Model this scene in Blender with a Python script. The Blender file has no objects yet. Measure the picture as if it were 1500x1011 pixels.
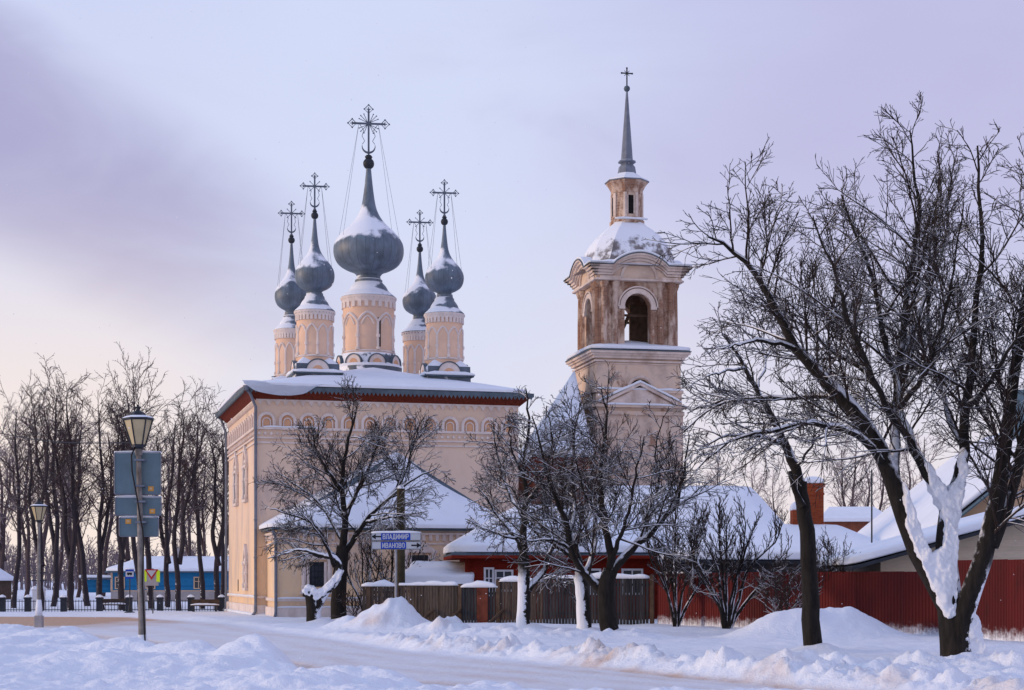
import bpy, bmesh, math, random
import numpy as np
from mathutils import Vector, Matrix, noise as mnoise
random.seed(7)
C = bpy.context.scene.collection
R = math.radians
EYE, F, HZ = 1.9, 2500.0, 849.0          # eye height (m), focal length and horizon row as measured on the 1500 px wide photo

def W(px, py, D):                          # a measured point of the place: column, row, distance in metres
    return Vector(((px-750)/F*D, D, EYE+(HZ-py)/F*D))
def zof(py, D): return EYE+(HZ-py)/F*D
def xof(px, D): return (px-750)/F*D
def srgb(r, g, b):
    f = lambda c: (c/255/12.92) if c/255 <= .04045 else ((c/255+.055)/1.055)**2.4
    return (f(r), f(g), f(b), 1)

# ------------------------------------------------------------------ materials
def new_mat(name):
    m = bpy.data.materials.new(name); m.use_nodes = True
    nt = m.node_tree; nt.nodes.clear()
    out = nt.nodes.new('ShaderNodeOutputMaterial'); b = nt.nodes.new('ShaderNodeBsdfPrincipled')
    nt.links.new(b.outputs[0], out.inputs[0])
    return m, nt, b
class N:
    def __init__(s, nt): s.nt = nt
    def n(s, t, **k):
        x = s.nt.nodes.new(t)
        for a, v in k.items(): setattr(x, a, v)
        return x
    def set(s, sock, v):
        if isinstance(v, bpy.types.NodeSocket): s.nt.links.new(v, sock)
        else: sock.default_value = v
    def math(s, op, a, b=0., c=None, clamp=False):
        x = s.n('ShaderNodeMath', operation=op, use_clamp=clamp); s.set(x.inputs[0], a); s.set(x.inputs[1], b)
        if c is not None: s.set(x.inputs[2], c)
        return x.outputs[0]
    def noise(s, scale, detail=4, rough=.55, vec=None, dist=0.):
        x = s.n('ShaderNodeTexNoise'); x.inputs['Scale'].default_value = scale; x.inputs['Detail'].default_value = detail
        x.inputs['Roughness'].default_value = rough; x.inputs['Distortion'].default_value = dist
        if vec is not None: s.nt.links.new(vec, x.inputs['Vector'])
        return x.outputs[0]
    def coord(s, which='Object'): return s.n('ShaderNodeTexCoord').outputs[which]
    def mapping(s, vec, scale=(1,1,1), rot=(0,0,0), loc=(0,0,0)):
        x = s.n('ShaderNodeMapping'); s.nt.links.new(vec, x.inputs[0])
        x.inputs['Scale'].default_value = scale; x.inputs['Rotation'].default_value = rot; x.inputs['Location'].default_value = loc
        return x.outputs[0]
    def ramp(s, fac, stops, interp='LINEAR'):
        x = s.n('ShaderNodeValToRGB'); s.nt.links.new(fac, x.inputs[0]); cr = x.color_ramp; cr.interpolation = interp
        while len(cr.elements) < len(stops): cr.elements.new(.5)
        for e, (p, c) in zip(cr.elements, stops):
            e.position = p; e.color = c if len(c) == 4 else (*c, 1)
        return x.outputs[0]
    def step(s, v, a, b):
        x = s.n('ShaderNodeMapRange', interpolation_type='SMOOTHSTEP'); s.set(x.inputs[0], v)
        x.inputs[1].default_value = a; x.inputs[2].default_value = b
        return x.outputs[0]
    def mix(s, f, a, b, mode='MIX'):
        x = s.n('ShaderNodeMix', data_type='RGBA', blend_type=mode); s.set(x.inputs[0], f)
        for i, v in ((6, a), (7, b)):
            if isinstance(v, tuple): x.inputs[i].default_value = v if len(v) == 4 else (*v, 1)
            else: s.set(x.inputs[i], v)
        return x.outputs[2]
    def bump(s, h, strength=.3, dist=.05):
        x = s.n('ShaderNodeBump'); x.inputs['Strength'].default_value = strength; x.inputs['Distance'].default_value = dist
        s.nt.links.new(h, x.inputs['Height']); return x.outputs[0]
    def nsep(s):
        g = s.n('ShaderNodeNewGeometry'); x = s.n('ShaderNodeSeparateXYZ'); s.nt.links.new(g.outputs['Normal'], x.inputs[0]); return x.outputs

SNOW = (.80, .83, .90)
def simple(name, col, rough=.7, metal=0., var=.25, scale=3., bump=.1, bscale=25., dirty=None):
    m, nt, b = new_mat(name); k = N(nt); co = k.coord()
    n1 = k.noise(scale, 5, .6, co)
    dark = tuple(c*(1-var) for c in col); light = tuple(min(1, c*(1+var)) for c in col)
    c = k.ramp(n1, [(.3, dark), (.7, light)])
    if dirty:
        n2 = k.noise(scale*.45, 6, .65, k.mapping(co, (1, 1, .35), loc=(3, 7, 1)))
        c = k.mix(k.step(n2, .52, .72), c, dirty)
    k.set(b.inputs['Base Color'], c); b.inputs['Roughness'].default_value = rough; b.inputs['Metallic'].default_value = metal; b.inputs['Specular IOR Level'].default_value = .5 if rough < .3 else .15
    if bump: k.set(b.inputs['Normal'], k.bump(k.noise(bscale, 3, .6, co), bump, .03))
    return m
def snow_mat(name, col=SNOW, bs=.35):
    m, nt, b = new_mat(name); k = N(nt); co = k.coord()
    c = k.ramp(k.noise(.9, 4, .6, co), [(.3, tuple(x*.93 for x in col)), (.7, col)])
    k.set(b.inputs['Base Color'], c); b.inputs['Roughness'].default_value = .65
    b.inputs['Specular IOR Level'].default_value = .25
    h = k.math('ADD', k.noise(3., 5, .6, co), k.math('MULTIPLY', k.noise(28, 3, .6, co), .3))
    k.set(b.inputs['Normal'], k.bump(h, bs, .08))
    return m
def bark_mat(name, dark, light, thr=(.25, .6), side=None, amount=1., nscale=2.5, streak=True):
    m, nt, b = new_mat(name); k = N(nt); co = k.coord()
    n1 = k.noise(9., 5, .7, k.mapping(co, (1, 1, .25)) if streak else co)
    c = k.ramp(n1, [(.3, dark), (.75, light)])
    nx, ny, nz = k.nsep()
    n2 = k.noise(nscale, 4, .65, co)
    v = k.math('ADD', nz, k.math('MULTIPLY', k.math('SUBTRACT', n2, .5), 1.1))
    mask = k.math('MULTIPLY', k.step(v, *thr), amount)
    if side:
        d = k.math('ADD', k.math('MULTIPLY', nx, side[0]), k.math('MULTIPLY', ny, side[1]))
        v2 = k.math('ADD', d, k.math('MULTIPLY', k.math('SUBTRACT', k.noise(2.6, 6, .8, co), .5), 2.3))
        sz = k.n('ShaderNodeSeparateXYZ'); nt.links.new(co, sz.inputs[0])
        mask = k.math('MAXIMUM', mask, k.math('MULTIPLY', k.step(v2, side[2], side[2]+.12), k.step(k.math('ADD', sz.outputs[2], k.math('MULTIPLY', n2, 1.2)), 2.9, 2.0)))
    k.set(b.inputs['Base Color'], k.mix(mask, c, SNOW)); b.inputs['Roughness'].default_value = .85
    b.inputs['Specular IOR Level'].default_value = .2
    k.set(b.inputs['Normal'], k.bump(n1, .6, .05))
    return m
def dome_mat(name, col, snow_lo, snow_hi, bias, ribs=0, amp=1.5):
    m, nt, b = new_mat(name); k = N(nt); co = k.coord('Object')
    n1 = k.noise(2.2, 5, .65, k.mapping(co, (1, 1, .5)))
    c = k.ramp(n1, [(.3, tuple(x*.6 for x in col)), (.72, tuple(x*1.45 for x in col))])
    if ribs:
        s = k.n('ShaderNodeSeparateXYZ'); nt.links.new(co, s.inputs[0])
        a = k.math('ARCTAN2', s.outputs[0], s.outputs[1])
        fr = k.math('FRACT', k.math('MULTIPLY', a, ribs/6.28318))
        seam = k.step(k.math('ABSOLUTE', k.math('SUBTRACT', fr, .5)), .42, .5)
        c = k.mix(k.math('MULTIPLY', seam, .55), c, tuple(x*.35 for x in col))
    nx, ny, nz = k.nsep()
    v = k.math('ADD', k.math('ADD', nz, k.math('MULTIPLY', nx, bias)), k.math('MULTIPLY', k.math('SUBTRACT', k.noise(1.1, 4, .6, k.mapping(co, loc=(5, 1, 2))), .5), amp))
    k.set(b.inputs['Base Color'], k.mix(k.step(v, snow_lo, snow_hi), c, SNOW)); b.inputs['Roughness'].default_value = .5
    b.inputs['Metallic'].default_value = .0
    k.set(b.inputs['Normal'], k.bump(n1, .25, .05))
    return m
def brick_mat(name, c1, c2, mortar, scale=1., peel=None, peel_at=(.5, .6)):
    m, nt, b = new_mat(name); k = N(nt); co = k.coord()
    s = k.n('ShaderNodeSeparateXYZ'); nt.links.new(co, s.inputs[0])
    cb = k.n('ShaderNodeCombineXYZ'); nt.links.new(k.math('ADD', s.outputs[0], s.outputs[1]), cb.inputs[0]); nt.links.new(s.outputs[2], cb.inputs[1])
    t = k.n('ShaderNodeTexBrick'); nt.links.new(cb.outputs[0], t.inputs[0])
    t.inputs['Color1'].default_value = (*c1, 1); t.inputs['Color2'].default_value = (*c2, 1); t.inputs['Mortar'].default_value = (*mortar, 1)
    t.inputs['Scale'].default_value = scale; t.inputs['Brick Width'].default_value = .27; t.inputs['Row Height'].default_value = .085
    t.inputs['Mortar Size'].default_value = .012; t.inputs['Bias'].default_value = .0
    n1 = k.noise(1.3, 6, .7, co)
    c = k.mix(.5, t.outputs[0], k.ramp(n1, [(.25, tuple(x*.4 for x in c1)), (.75, c2)]))
    if peel:
        n2 = k.noise(1.1, 7, .68, k.mapping(co, (1, 1, .45), loc=(2, 5, 8)))
        pc = k.ramp(k.noise(.8, 6, .65, k.mapping(co, loc=(9, 2, 3))), [(.3, peel[0]), (.5, peel[1]), (.72, peel[2])])
        c = k.mix(k.step(n2, *peel_at), pc, c)
    k.set(b.inputs['Base Color'], c); b.inputs['Roughness'].default_value = .9; b.inputs['Specular IOR Level'].default_value = .12
    k.set(b.inputs['Normal'], k.bump(k.noise(14, 4, .65, co), .35, .04))
    return m
def plank_mat(name, cols, width=.13, axis=0, grain=(8, 8, .6), var=.6):
    m, nt, b = new_mat(name); k = N(nt); co = k.coord()
    s = k.n('ShaderNodeSeparateXYZ'); nt.links.new(co, s.inputs[0])
    idx = k.math('FLOOR', k.math('DIVIDE', s.outputs[axis], width))
    wn = k.n('ShaderNodeTexWhiteNoise', noise_dimensions='1D'); nt.links.new(idx, wn.inputs['W'])
    c = k.ramp(wn.outputs[0], [(i/(len(cols)-1), c) for i, c in enumerate(cols)])
    g = k.noise(3., 5, .7, k.mapping(co, grain))
    c = k.mix(k.step(g, .35, .75), c, tuple(x*(1-var) for x in cols[0]))
    k.set(b.inputs['Base Color'], c); b.inputs['Roughness'].default_value = .9; b.inputs['Specular IOR Level'].default_value = .12
    k.set(b.inputs['Normal'], k.bump(g, .4, .02))
    return m

def plaster_mat(name, up, low, dirty):          # sunlit yellow is painted into the lower wall, pinker above, with damp streaks
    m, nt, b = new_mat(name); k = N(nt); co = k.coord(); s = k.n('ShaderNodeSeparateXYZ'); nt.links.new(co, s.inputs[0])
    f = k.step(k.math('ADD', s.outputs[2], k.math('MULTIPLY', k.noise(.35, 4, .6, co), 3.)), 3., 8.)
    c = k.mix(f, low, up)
    c = k.mix(k.math('MULTIPLY', k.step(k.noise(.55, 7, .68, k.mapping(co, (1, 1, .4), loc=(4, 1, 7))), .46, .68), .9), c, dirty)
    c = k.mix(k.math('MULTIPLY', k.step(k.noise(2.4, 6, .7, k.mapping(co, loc=(1, 8, 2))), .54, .72), .5), c, (.72, .60, .52))
    k.set(b.inputs['Base Color'], c); b.inputs['Roughness'].default_value = .92
    k.set(b.inputs['Normal'], k.bump(k.noise(9, 5, .65, co), .22, .03)); return m
M = {}
M['snow'] = snow_mat('snow')
M['roof_snow'] = snow_mat('roof_snow', (.80, .84, .92), .25)
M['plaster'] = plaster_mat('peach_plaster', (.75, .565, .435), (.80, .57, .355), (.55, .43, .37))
M['plaster_warm'] = simple('drum_plaster', (.75, .51, .37), .9, var=.1, scale=1., bump=.12, bscale=12, dirty=(.64, .46, .36))
M['trim'] = simple('white_plaster_trim', (.70, .61, .57), .9, var=.12, scale=2., bump=.15, bscale=15, dirty=(.56, .46, .42))
M['niche'] = simple('niche_plaster', (.66, .38, .23), .9, var=.12, scale=2.)
M['soffit'] = simple('red_brown_soffit', (.13, .024, .012), .8, var=.5, scale=9., bump=.3, bscale=8)
M['tin'] = simple('blue_grey_tin', (.085, .115, .145), .5, var=.3, scale=2., bump=.1)
M['tin_light'] = simple('light_grey_tin', (.16, .18, .23), .45, var=.2, scale=3., bump=.05)
M['onion'] = dome_mat('onion_tin', (.10, .137, .185), .36, .58, -.25, 24, 1.1)
M['drum_cap'] = dome_mat('drum_cap_tin', (.11, .145, .19), .28, .5, -.3, 12, 1.2)
M['iron'] = simple('dark_iron', (.03, .035, .045), .5, var=.3, bump=0)
M['cross'] = simple('grey_cross_metal', (.10, .12, .16), .45, var=.3, bump=0)
M['dark'] = simple('dark_opening', (.012, .011, .012), .9, var=.3, bump=0)
M['glass'] = simple('window_glass', (.03, .04, .055), .12, var=.4, scale=2., bump=0)
M['tower_plaster'] = brick_mat('peeling_tower_plaster', (.30, .14, .09), (.42, .23, .15), (.45, .36, .30), 1., ((.46, .35, .29), (.68, .53, .43), (.70, .50, .36)), (.56, .68))
M['tower_brick'] = brick_mat('weathered_tower_brick', (.20, .09, .055), (.36, .19, .12), (.40, .31, .26), 1., ((.38, .28, .23), (.58, .45, .37), (.62, .46, .36)), (.40, .54))
M['tower_dome'] = dome_mat('tower_dome_snow', (.17, .15, .15), .16, .46, -.12, 0, 1.9)
M['tower_trim'] = simple('tower_cornice', (.66, .55, .49), .9, var=.2, scale=1.5, bump=.2, dirty=(.44, .31, .25))
M['brick'] = brick_mat('red_brick', (.20, .05, .028), (.30, .09, .045), (.22, .15, .12), 1.)
M['chimney'] = brick_mat('chimney_brick', (.24, .035, .014), (.36, .075, .025), (.17, .09, .06), 1.)
M['red_wall'] = plank_mat('red_log_wall', [(.17, .016, .009), (.22, .024, .012), (.13, .012, .008)], .2, 2, (1, 1, 8), .4)
def sheet_mat():
    m, nt, b = new_mat('dark_red_sheet'); k = N(nt); co = k.coord(); s = k.n('ShaderNodeSeparateXYZ'); nt.links.new(co, s.inputs[0])
    oi = k.n('ShaderNodeObjectInfo'); c = k.mix(oi.outputs['Random'], (.072, .0045, .005), (.112, .009, .009))
    c = k.mix(k.step(k.noise(1.2, 6, .7, k.mapping(co, (1.5, 1.5, .5))), .45, .75), c, (.05, .006, .007))
    c = k.mix(k.math('MULTIPLY', k.step(k.noise(5., 6, .75, k.mapping(co, (1, 1, .3), loc=(4, 2, 1))), .6, .8), .4), c, (.16, .04, .035))
    f = k.step(k.math('ADD', s.outputs[2], k.math('MULTIPLY', k.noise(4., 6, .75, co), .9)), .95, .42)
    k.set(b.inputs['Base Color'], k.mix(f, c, SNOW)); b.inputs['Roughness'].default_value = .65; b.inputs['Specular IOR Level'].default_value = .2
    k.set(b.inputs['Normal'], k.bump(k.noise(2.5, 3, .5, co), .25, .04)); return m
M['red_sheet'] = sheet_mat()
M['wood_grey'] = plank_mat('weathered_grey_planks', [(.085, .066, .055), (.13, .10, .082), (.055, .045, .039), (.16, .11, .080)], .135, 0)
M['wood_dark'] = plank_mat('dark_blue_grey_planks', [(.042, .043, .048), (.066, .065, .069), (.028, .030, .034), (.08, .072, .068)], .135, 0)
M['wood_rust'] = simple('rusty_brown_panel', (.13, .035, .022), .8, var=.4, scale=3., bump=.2)
M['wood'] = simple('brown_timber', (.085, .055, .038), .85, var=.4, scale=4., bump=.3)
M['pole_wood'] = simple('greenish_utility_timber', (.055, .047, .030), .85, var=.4, scale=4., bump=.3)
M['pole'] = simple('grey_lamp_pole', (.22, .205, .195), .8, var=.3, scale=5., bump=.2, dirty=(.10, .075, .06))
M['sign_pole'] = simple('galvanised_pole', (.30, .30, .32), .5, var=.15, scale=5., bump=0)
M['sign_back'] = simple('sign_back_metal', (.115, .175, .215), .45, var=.14, scale=2., bump=.05)
M['sticker'] = simple('orange_sticker', (.62, .30, .05), .6, var=.1, bump=0)
M['sign_white'] = simple('sign_white', (.46, .49, .54), .5, var=.06, bump=0)
M['sign_blue'] = simple('sign_blue', (.015, .06, .42), .5, var=.1, bump=0)
M['sign_black'] = simple('sign_black', (.015, .015, .02), .5, var=.1, bump=0)
M['sign_red'] = simple('sign_red', (.42, .03, .03), .5, var=.1, bump=0)
M['sign_lime'] = simple('fluorescent_lime', (.62, .85, .03), .5, var=.05, bump=0)
M['lantern_glass'] = simple('frosted_lantern_glass', (.50, .42, .26), .35, var=.15, scale=2., bump=0)
M['blue_wall'] = plank_mat('bright_blue_boards', [(.02, .17, .36), (.03, .21, .42), (.02, .14, .31)], .2, 2, (1, 1, 8), .25)
M['cream'] = simple('cream_wall', (.60, .42, .28), .85, var=.08, scale=1.)
M['cream_siding'] = plank_mat('cream_siding', [(.56, .47, .36), (.60, .50, .38), (.53, .44, .33)], .19, 2, (1, 1, 8), .15)
M['white_board'] = simple('white_board', (.62, .62, .66), .7, var=.08)
M['stone'] = simple('grey_stone', (.36, .33, .33), .9, var=.2, scale=2.)
M['bark'] = bark_mat('bark_near', (.006, .005, .0045), (.030, .025, .022), (.30, .55), None)
M['bark_right'] = bark_mat('bark_snow_right', (.006, .005, .0045), (.030, .025, .022), (.22, .48), (.95, -.3, .72))
M['bark_left'] = bark_mat('bark_snow_left', (.006, .005, .0045), (.030, .025, .022), (.22, .48), (-.75, -.65, .35))
M['twig'] = bark_mat('twig_near', (.018, .012, .011), (.045, .031, .027), (.42, .78), None, .8, 2.2, False)
M['twig_shrub'] = bark_mat('twig_shrub', (.022, .014, .012), (.05, .033, .027), (.6, .95), None, .7, 1.2, False)
M['bark_far'] = bark_mat('bark_far', (.026, .021, .027), (.058, .048, .055), (.5, .9), (-.6, -.5, .85), .5)  # bark and twigs of the far trees are paled in colour to imitate haze
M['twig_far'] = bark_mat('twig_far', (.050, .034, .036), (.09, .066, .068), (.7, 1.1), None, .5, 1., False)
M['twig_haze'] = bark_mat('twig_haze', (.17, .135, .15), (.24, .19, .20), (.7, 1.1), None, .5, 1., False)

# ------------------------------------------------------------------ objects
def tag(o, label, cat, group=None):
    o['label'] = label; o['category'] = cat
    if group: o['group'] = group
    return o
def thing(name, label, cat, loc=(0, 0, 0), rz=0., group=None):
    o = bpy.data.objects.new(name, None); C.objects.link(o); o.empty_display_size = .3
    o.location = loc; o.rotation_euler = (0, 0, rz)
    return tag(o, label, cat, group)
class MB:
    def __init__(s): s.v = []; s.f = []; s.T = Matrix.Identity(4)
    def add(s, vs, fs):
        b = len(s.v); s.v += [tuple(s.T @ Vector(v)) for v in vs]; s.f += [tuple(b+i for i in f) for f in fs]; return s
    def box(s, x0, x1, y0, y1, z0, z1):
        return s.add([(x0,y0,z0),(x1,y0,z0),(x1,y1,z0),(x0,y1,z0),(x0,y0,z1),(x1,y0,z1),(x1,y1,z1),(x0,y1,z1)],
                     [(0,3,2,1),(4,5,6,7),(0,1,5,4),(1,2,6,5),(2,3,7,6),(3,0,4,7)])
    def prism(s, poly, y0, y1):             # polygon in x,z (ccw seen from -y) extruded along y
        n = len(poly); a = [(p[0], y0, p[1]) for p in poly]; b = [(p[0], y1, p[1]) for p in poly]
        return s.add(a+b, [tuple(range(n)), tuple(range(2*n-1, n-1, -1))]+[(i, n+i, n+(i+1) % n, (i+1) % n) for i in range(n)])
    def prism_z(s, poly, z0, z1, top=None):  # polygon in x,y extruded upward (top: other outline)
        n = len(poly); t = top or poly
        return s.add([(p[0], p[1], z0) for p in poly]+[(p[0], p[1], z1) for p in t],
                     [tuple(range(n-1, -1, -1)), tuple(range(n, 2*n))]+[(i, (i+1) % n, n+(i+1) % n, n+i) for i in range(n)])
    def lathe(s, prof, n=24, c=(0, 0, 0), cap=True, rot=0.):
        vs = []; fs = []
        for (r, z) in prof:
            for i in range(n):
                a = rot+2*math.pi*i/n; vs.append((c[0]+r*math.cos(a), c[1]+r*math.sin(a), c[2]+z))
        for k in range(len(prof)-1):
            for i in range(n): fs.append((k*n+i, k*n+(i+1) % n, (k+1)*n+(i+1) % n, (k+1)*n+i))
        if cap:
            fs.append(tuple(range(n-1, -1, -1))); fs.append(tuple((len(prof)-1)*n+i for i in range(n)))
        return s.add(vs, fs)
    def tube(s, pts, r, n=6, cap=True, closed=False):
        pts = [Vector(p) for p in pts]; k = len(pts); rs = r if isinstance(r, (list, tuple)) else [r]*k
        vs = []; fs = []; ref = None
        for i, p in enumerate(pts):
            if closed: t = pts[(i+1) % k]-pts[i-1]
            else: t = pts[min(i+1, k-1)]-pts[max(i-1, 0)]
            t.normalize()
            if ref is None: ref = Vector((0, 0, 1)) if abs(t.z) < .9 else Vector((1, 0, 0))
            u = t.cross(ref)
            if u.length < 1e-4: u = t.cross(Vector((.3, 1, .2)))
            u.normalize(); w = t.cross(u); ref = u.cross(t)
            for j in range(n):
                a = 2*math.pi*j/n; vs.append(tuple(p+(u*math.cos(a)+w*math.sin(a))*rs[i]))
        for i in range(k if closed else k-1):
            i2 = (i+1) % k
            for j in range(n): fs.append((i*n+j, i*n+(j+1) % n, i2*n+(j+1) % n, i2*n+j))
        if cap and not closed:
            fs.append(tuple(range(n-1, -1, -1))); fs.append(tuple((k-1)*n+j for j in range(n)))
        return s.add(vs, fs)
    def arch_ring(s, cx, cz, r0, r1, y0, y1, leg=0., n=14, point=0., foot=None):   # half ring in x,z with optional legs, point>0 makes an ogee tip
        def path(r):
            o = []
            if leg: o.append((cx+r, cz-leg))
            for i in range(n+1):
                a = math.pi*i/n; e = point*max(0, 1-abs(a-math.pi/2)/.6)**1.3
                o.append((cx+r*math.cos(a), cz+r*math.sin(a)+e*r))
            if leg: o.append((cx-r, cz-leg))
            return o
        A = path(r1); B = path(r0); m = len(A)
        vs = [(x, y0, z) for x, z in A]+[(x, y0, z) for x, z in B]+[(x, y1, z) for x, z in A]+[(x, y1, z) for x, z in B]
        fs = []
        for i in range(m-1):
            fs += [(i+1, i, m+i, m+i+1), (2*m+i, 2*m+i+1, 3*m+i+1, 3*m+i), (i, i+1, 2*m+i+1, 2*m+i), (m+i+1, m+i, 3*m+i, 3*m+i+1)]
        fs += [(0, 2*m, 3*m, m), (m-1, 2*m-1, 4*m-1, 3*m-1)]
        return s.add(vs, fs)
    def arch_fill(s, cx, cz, r, y0, y1, leg=0., n=14):
        p = [(cx+r*math.cos(math.pi*i/n), cz+r*math.sin(math.pi*i/n)) for i in range(n+1)]
        if leg: p = p+[(cx-r, cz-leg), (cx+r, cz-leg)]
        return s.prism(p[::-1], y0, y1)
    def arch_wall(s, x0, x1, z0, z1, cx, r, sill, spring, y0, y1, n=14):    # a wall with an arched opening right through
        s.box(x0, cx-r, y0, y1, z0, z1); s.box(cx+r, x1, y0, y1, z0, z1)
        if sill > z0+.01: s.box(cx-r, cx+r, y0, y1, z0, sill)
        for i in range(n):
            a0 = math.pi*i/n; a1 = math.pi*(i+1)/n
            xa, za, xb, zb = cx+r*math.cos(a0), spring+r*math.sin(a0), cx+r*math.cos(a1), spring+r*math.sin(a1)
            s.prism([(xb, zb), (xa, za), (xa, z1), (xb, z1)], y0, y1)
        return s
    def sweep(s, path, y_in, y_out, h):      # moulding of height h along a path in x,z, from y_in out to y_out
        k = len(path); vs = []; fs = []
        for x, z in path: vs += [(x, y_in, z), (x, y_out, z), (x, y_out, z+h), (x, y_in, z+h)]
        for i in range(k-1):
            for j in range(4): fs.append((i*4+j, i*4+(j+1) % 4, i*4+4+(j+1) % 4, i*4+4+j))
        fs += [(3, 2, 1, 0), ((k-1)*4, (k-1)*4+1, (k-1)*4+2, (k-1)*4+3)]
        return s.add(vs, fs)
    def ridge(s, pts, w, h, seed=0, var=.4, n=6, droop=.03):   # soft strip of snow lying along a line
        pts = [Vector(p) for p in pts]; P = []
        for a, b in zip(pts[:-1], pts[1:]):
            m = max(1, int((b-a).length/.22))
            P += [a.lerp(b, i/m) for i in range(m)]
        P.append(pts[-1]); k = len(P); vs = []; fs = []
        for i, p in enumerate(P):
            t = P[min(i+1, k-1)]-P[max(i-1, 0)]; t.z = 0; t.normalize(); sd = Vector((t.y, -t.x, 0))
            nz = mnoise.noise(Vector((p.x*1.6+seed, p.y*1.6, seed*.7)))+.5*mnoise.noise(Vector((p.x*5+seed, p.y*5, 3)))
            e = min(1, min(i, k-1-i)/2.+.35); hh = h*(1+var*nz)*e; ww = w*(1+.3*var*nz)*(.8+.2*e)
            for j in range(n+1):
                a = math.pi*j/n; vs.append(tuple(p+sd*(ww/2*math.cos(a))+Vector((0, 0, hh*math.sin(a)-(droop if j in (0, n) else 0)))))
        for i in range(k-1):
            for j in range(n): fs.append((i*(n+1)+j, i*(n+1)+j+1, (i+1)*(n+1)+j+1, (i+1)*(n+1)+j))
            fs.append((i*(n+1)+n, i*(n+1), (i+1)*(n+1), (i+1)*(n+1)+n))
        fs += [tuple(range(n, -1, -1)), tuple((k-1)*(n+1)+j for j in range(n+1))]
        return s.add(vs, fs)
    def build(s, name, mat, parent=None, smooth=False, bevel=0., loc=None, auto=None):
        me = bpy.data.meshes.new(name); me.from_pydata(s.v, [], s.f)
        bm = bmesh.new(); bm.from_mesh(me); bmesh.ops.recalc_face_normals(bm, faces=bm.faces); bm.to_mesh(me); bm.free()
        me.materials.append(M[mat] if isinstance(mat, str) else mat)
        if smooth: me.polygons.foreach_set('use_smooth', [True]*len(me.polygons))
        if auto: me.set_sharp_from_angle(angle=R(auto))
        o = bpy.data.objects.new(name, me); C.objects.link(o)
        if parent: o.parent = parent
        if loc: o.location = loc
        if bevel:
            b = o.modifiers.new('bevel', 'BEVEL'); b.width = bevel; b.segments = 2; b.limit_method = 'ANGLE'
        return o
def ball(mb, c, r, n=10): return mb.lathe([(r*math.sin(math.pi*i/n)+1e-4, -r*math.cos(math.pi*i/n)) for i in range(n+1)], n+4, c)

clouds_tex = bpy.data.textures.new('snow_lumps', 'CLOUDS'); clouds_tex.noise_scale = 1.1
fine_tex = bpy.data.textures.new('fine_lumps', 'CLOUDS'); fine_tex.noise_scale = .28; fine_tex.noise_depth = 3
crumb_tex = bpy.data.textures.new('crumbs', 'CLOUDS'); crumb_tex.noise_scale = .07; crumb_tex.noise_depth = 2
def roof_shell(name, verts, faces, t, mat, parent, lift=0., soft=0, disp=0., smooth_it=6, smooth_fac=.5, grow=.10):
    if soft:
        xs_, ys_ = [v[0] for v in verts], [v[1] for v in verts]; x0, x1, y0, y1 = min(xs_), max(xs_), min(ys_), max(ys_); e = lambda v, a, b: v-grow if v < a+.02 else v+grow if v > b-.02 else v
        verts = [(e(v[0], x0, x1), e(v[1], y0, y1), v[2]) for v in verts]
    bm = bmesh.new(); bv = [bm.verts.new((v[0], v[1], v[2]+lift)) for v in verts]
    for f in faces: bm.faces.new([bv[i] for i in f])
    bm.normal_update()
    r = bmesh.ops.extrude_face_region(bm, geom=bm.faces[:])
    for e in r['geom']:
        if isinstance(e, bmesh.types.BMVert): e.co.z += t
    if soft: 
        bmesh.ops.subdivide_edges(bm, edges=bm.edges[:], cuts=soft, use_grid_fill=True)
    bmesh.ops.recalc_face_normals(bm, faces=bm.faces)
    me = bpy.data.meshes.new(name); bm.to_mesh(me); bm.free(); me.materials.append(M[mat])
    o = bpy.data.objects.new(name, me); C.objects.link(o); o.parent = parent
    if soft:
        me.polygons.foreach_set('use_smooth', [True]*len(me.polygons))
        if disp:
            d = o.modifiers.new('lumps', 'DISPLACE'); d.texture = clouds_tex; d.strength = disp; d.mid_level = .5; d.texture_coords = 'LOCAL'
        s = o.modifiers.new('soften', 'SMOOTH'); s.iterations = smooth_it; s.factor = smooth_fac
    return o
def hip(x0, x1, y0, y1, z, rx0, rx1, ry, rz, ry2=None):
    ry2 = ry if ry2 is None else ry2
    v = [(x0,y0,z),(x1,y0,z),(x1,y1,z),(x0,y1,z),(rx0,ry,rz),(rx1,ry2,rz)]
    if abs(rx1-rx0) < .01: return v[:5], [(0,1,4),(1,2,4),(2,3,4),(3,0,4)]
    return v, [(0,1,5,4),(1,2,5),(2,3,4,5),(3,0,4)]

# ------------------------------------------------------------------ sky, sun, camera
SUN_AZ, SUN_EL = math.atan2(-.10, -1.0), R(9)
sv = Vector((math.cos(SUN_EL)*math.cos(SUN_AZ), math.cos(SUN_EL)*math.sin(SUN_AZ), math.sin(SUN_EL)))
w = bpy.data.worlds.new('World'); bpy.context.scene.world = w; w.use_nodes = True
nt = w.node_tree; nt.nodes.clear(); k = N(nt)
out = nt.nodes.new('ShaderNodeOutputWorld'); bg = nt.nodes.new('ShaderNodeBackground'); nt.links.new(bg.outputs[0], out.inputs[0])
sky = nt.nodes.new('ShaderNodeTexSky'); sky.sky_type = 'NISHITA'; sky.sun_disc = False; sky.sun_elevation = SUN_EL
sky.sun_rotation = math.atan2(sv.x, sv.y); sky.dust_density = 2.; sky.altitude = 100
co = k.coord('Generated'); sp = k.n('ShaderNodeSeparateXYZ'); nt.links.new(co, sp.inputs[0])
X_, Y_, Z_ = sp.outputs
S = lambda *a: srgb(*a)
base = k.ramp(Z_, [(0, S(243,229,226)), (.035, S(238,227,229)), (.10, S(224,221,236)), (.20, S(212,216,241)), (.32, S(204,212,243)), (.55, S(190,208,250)), (1, S(175,205,255))])
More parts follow.
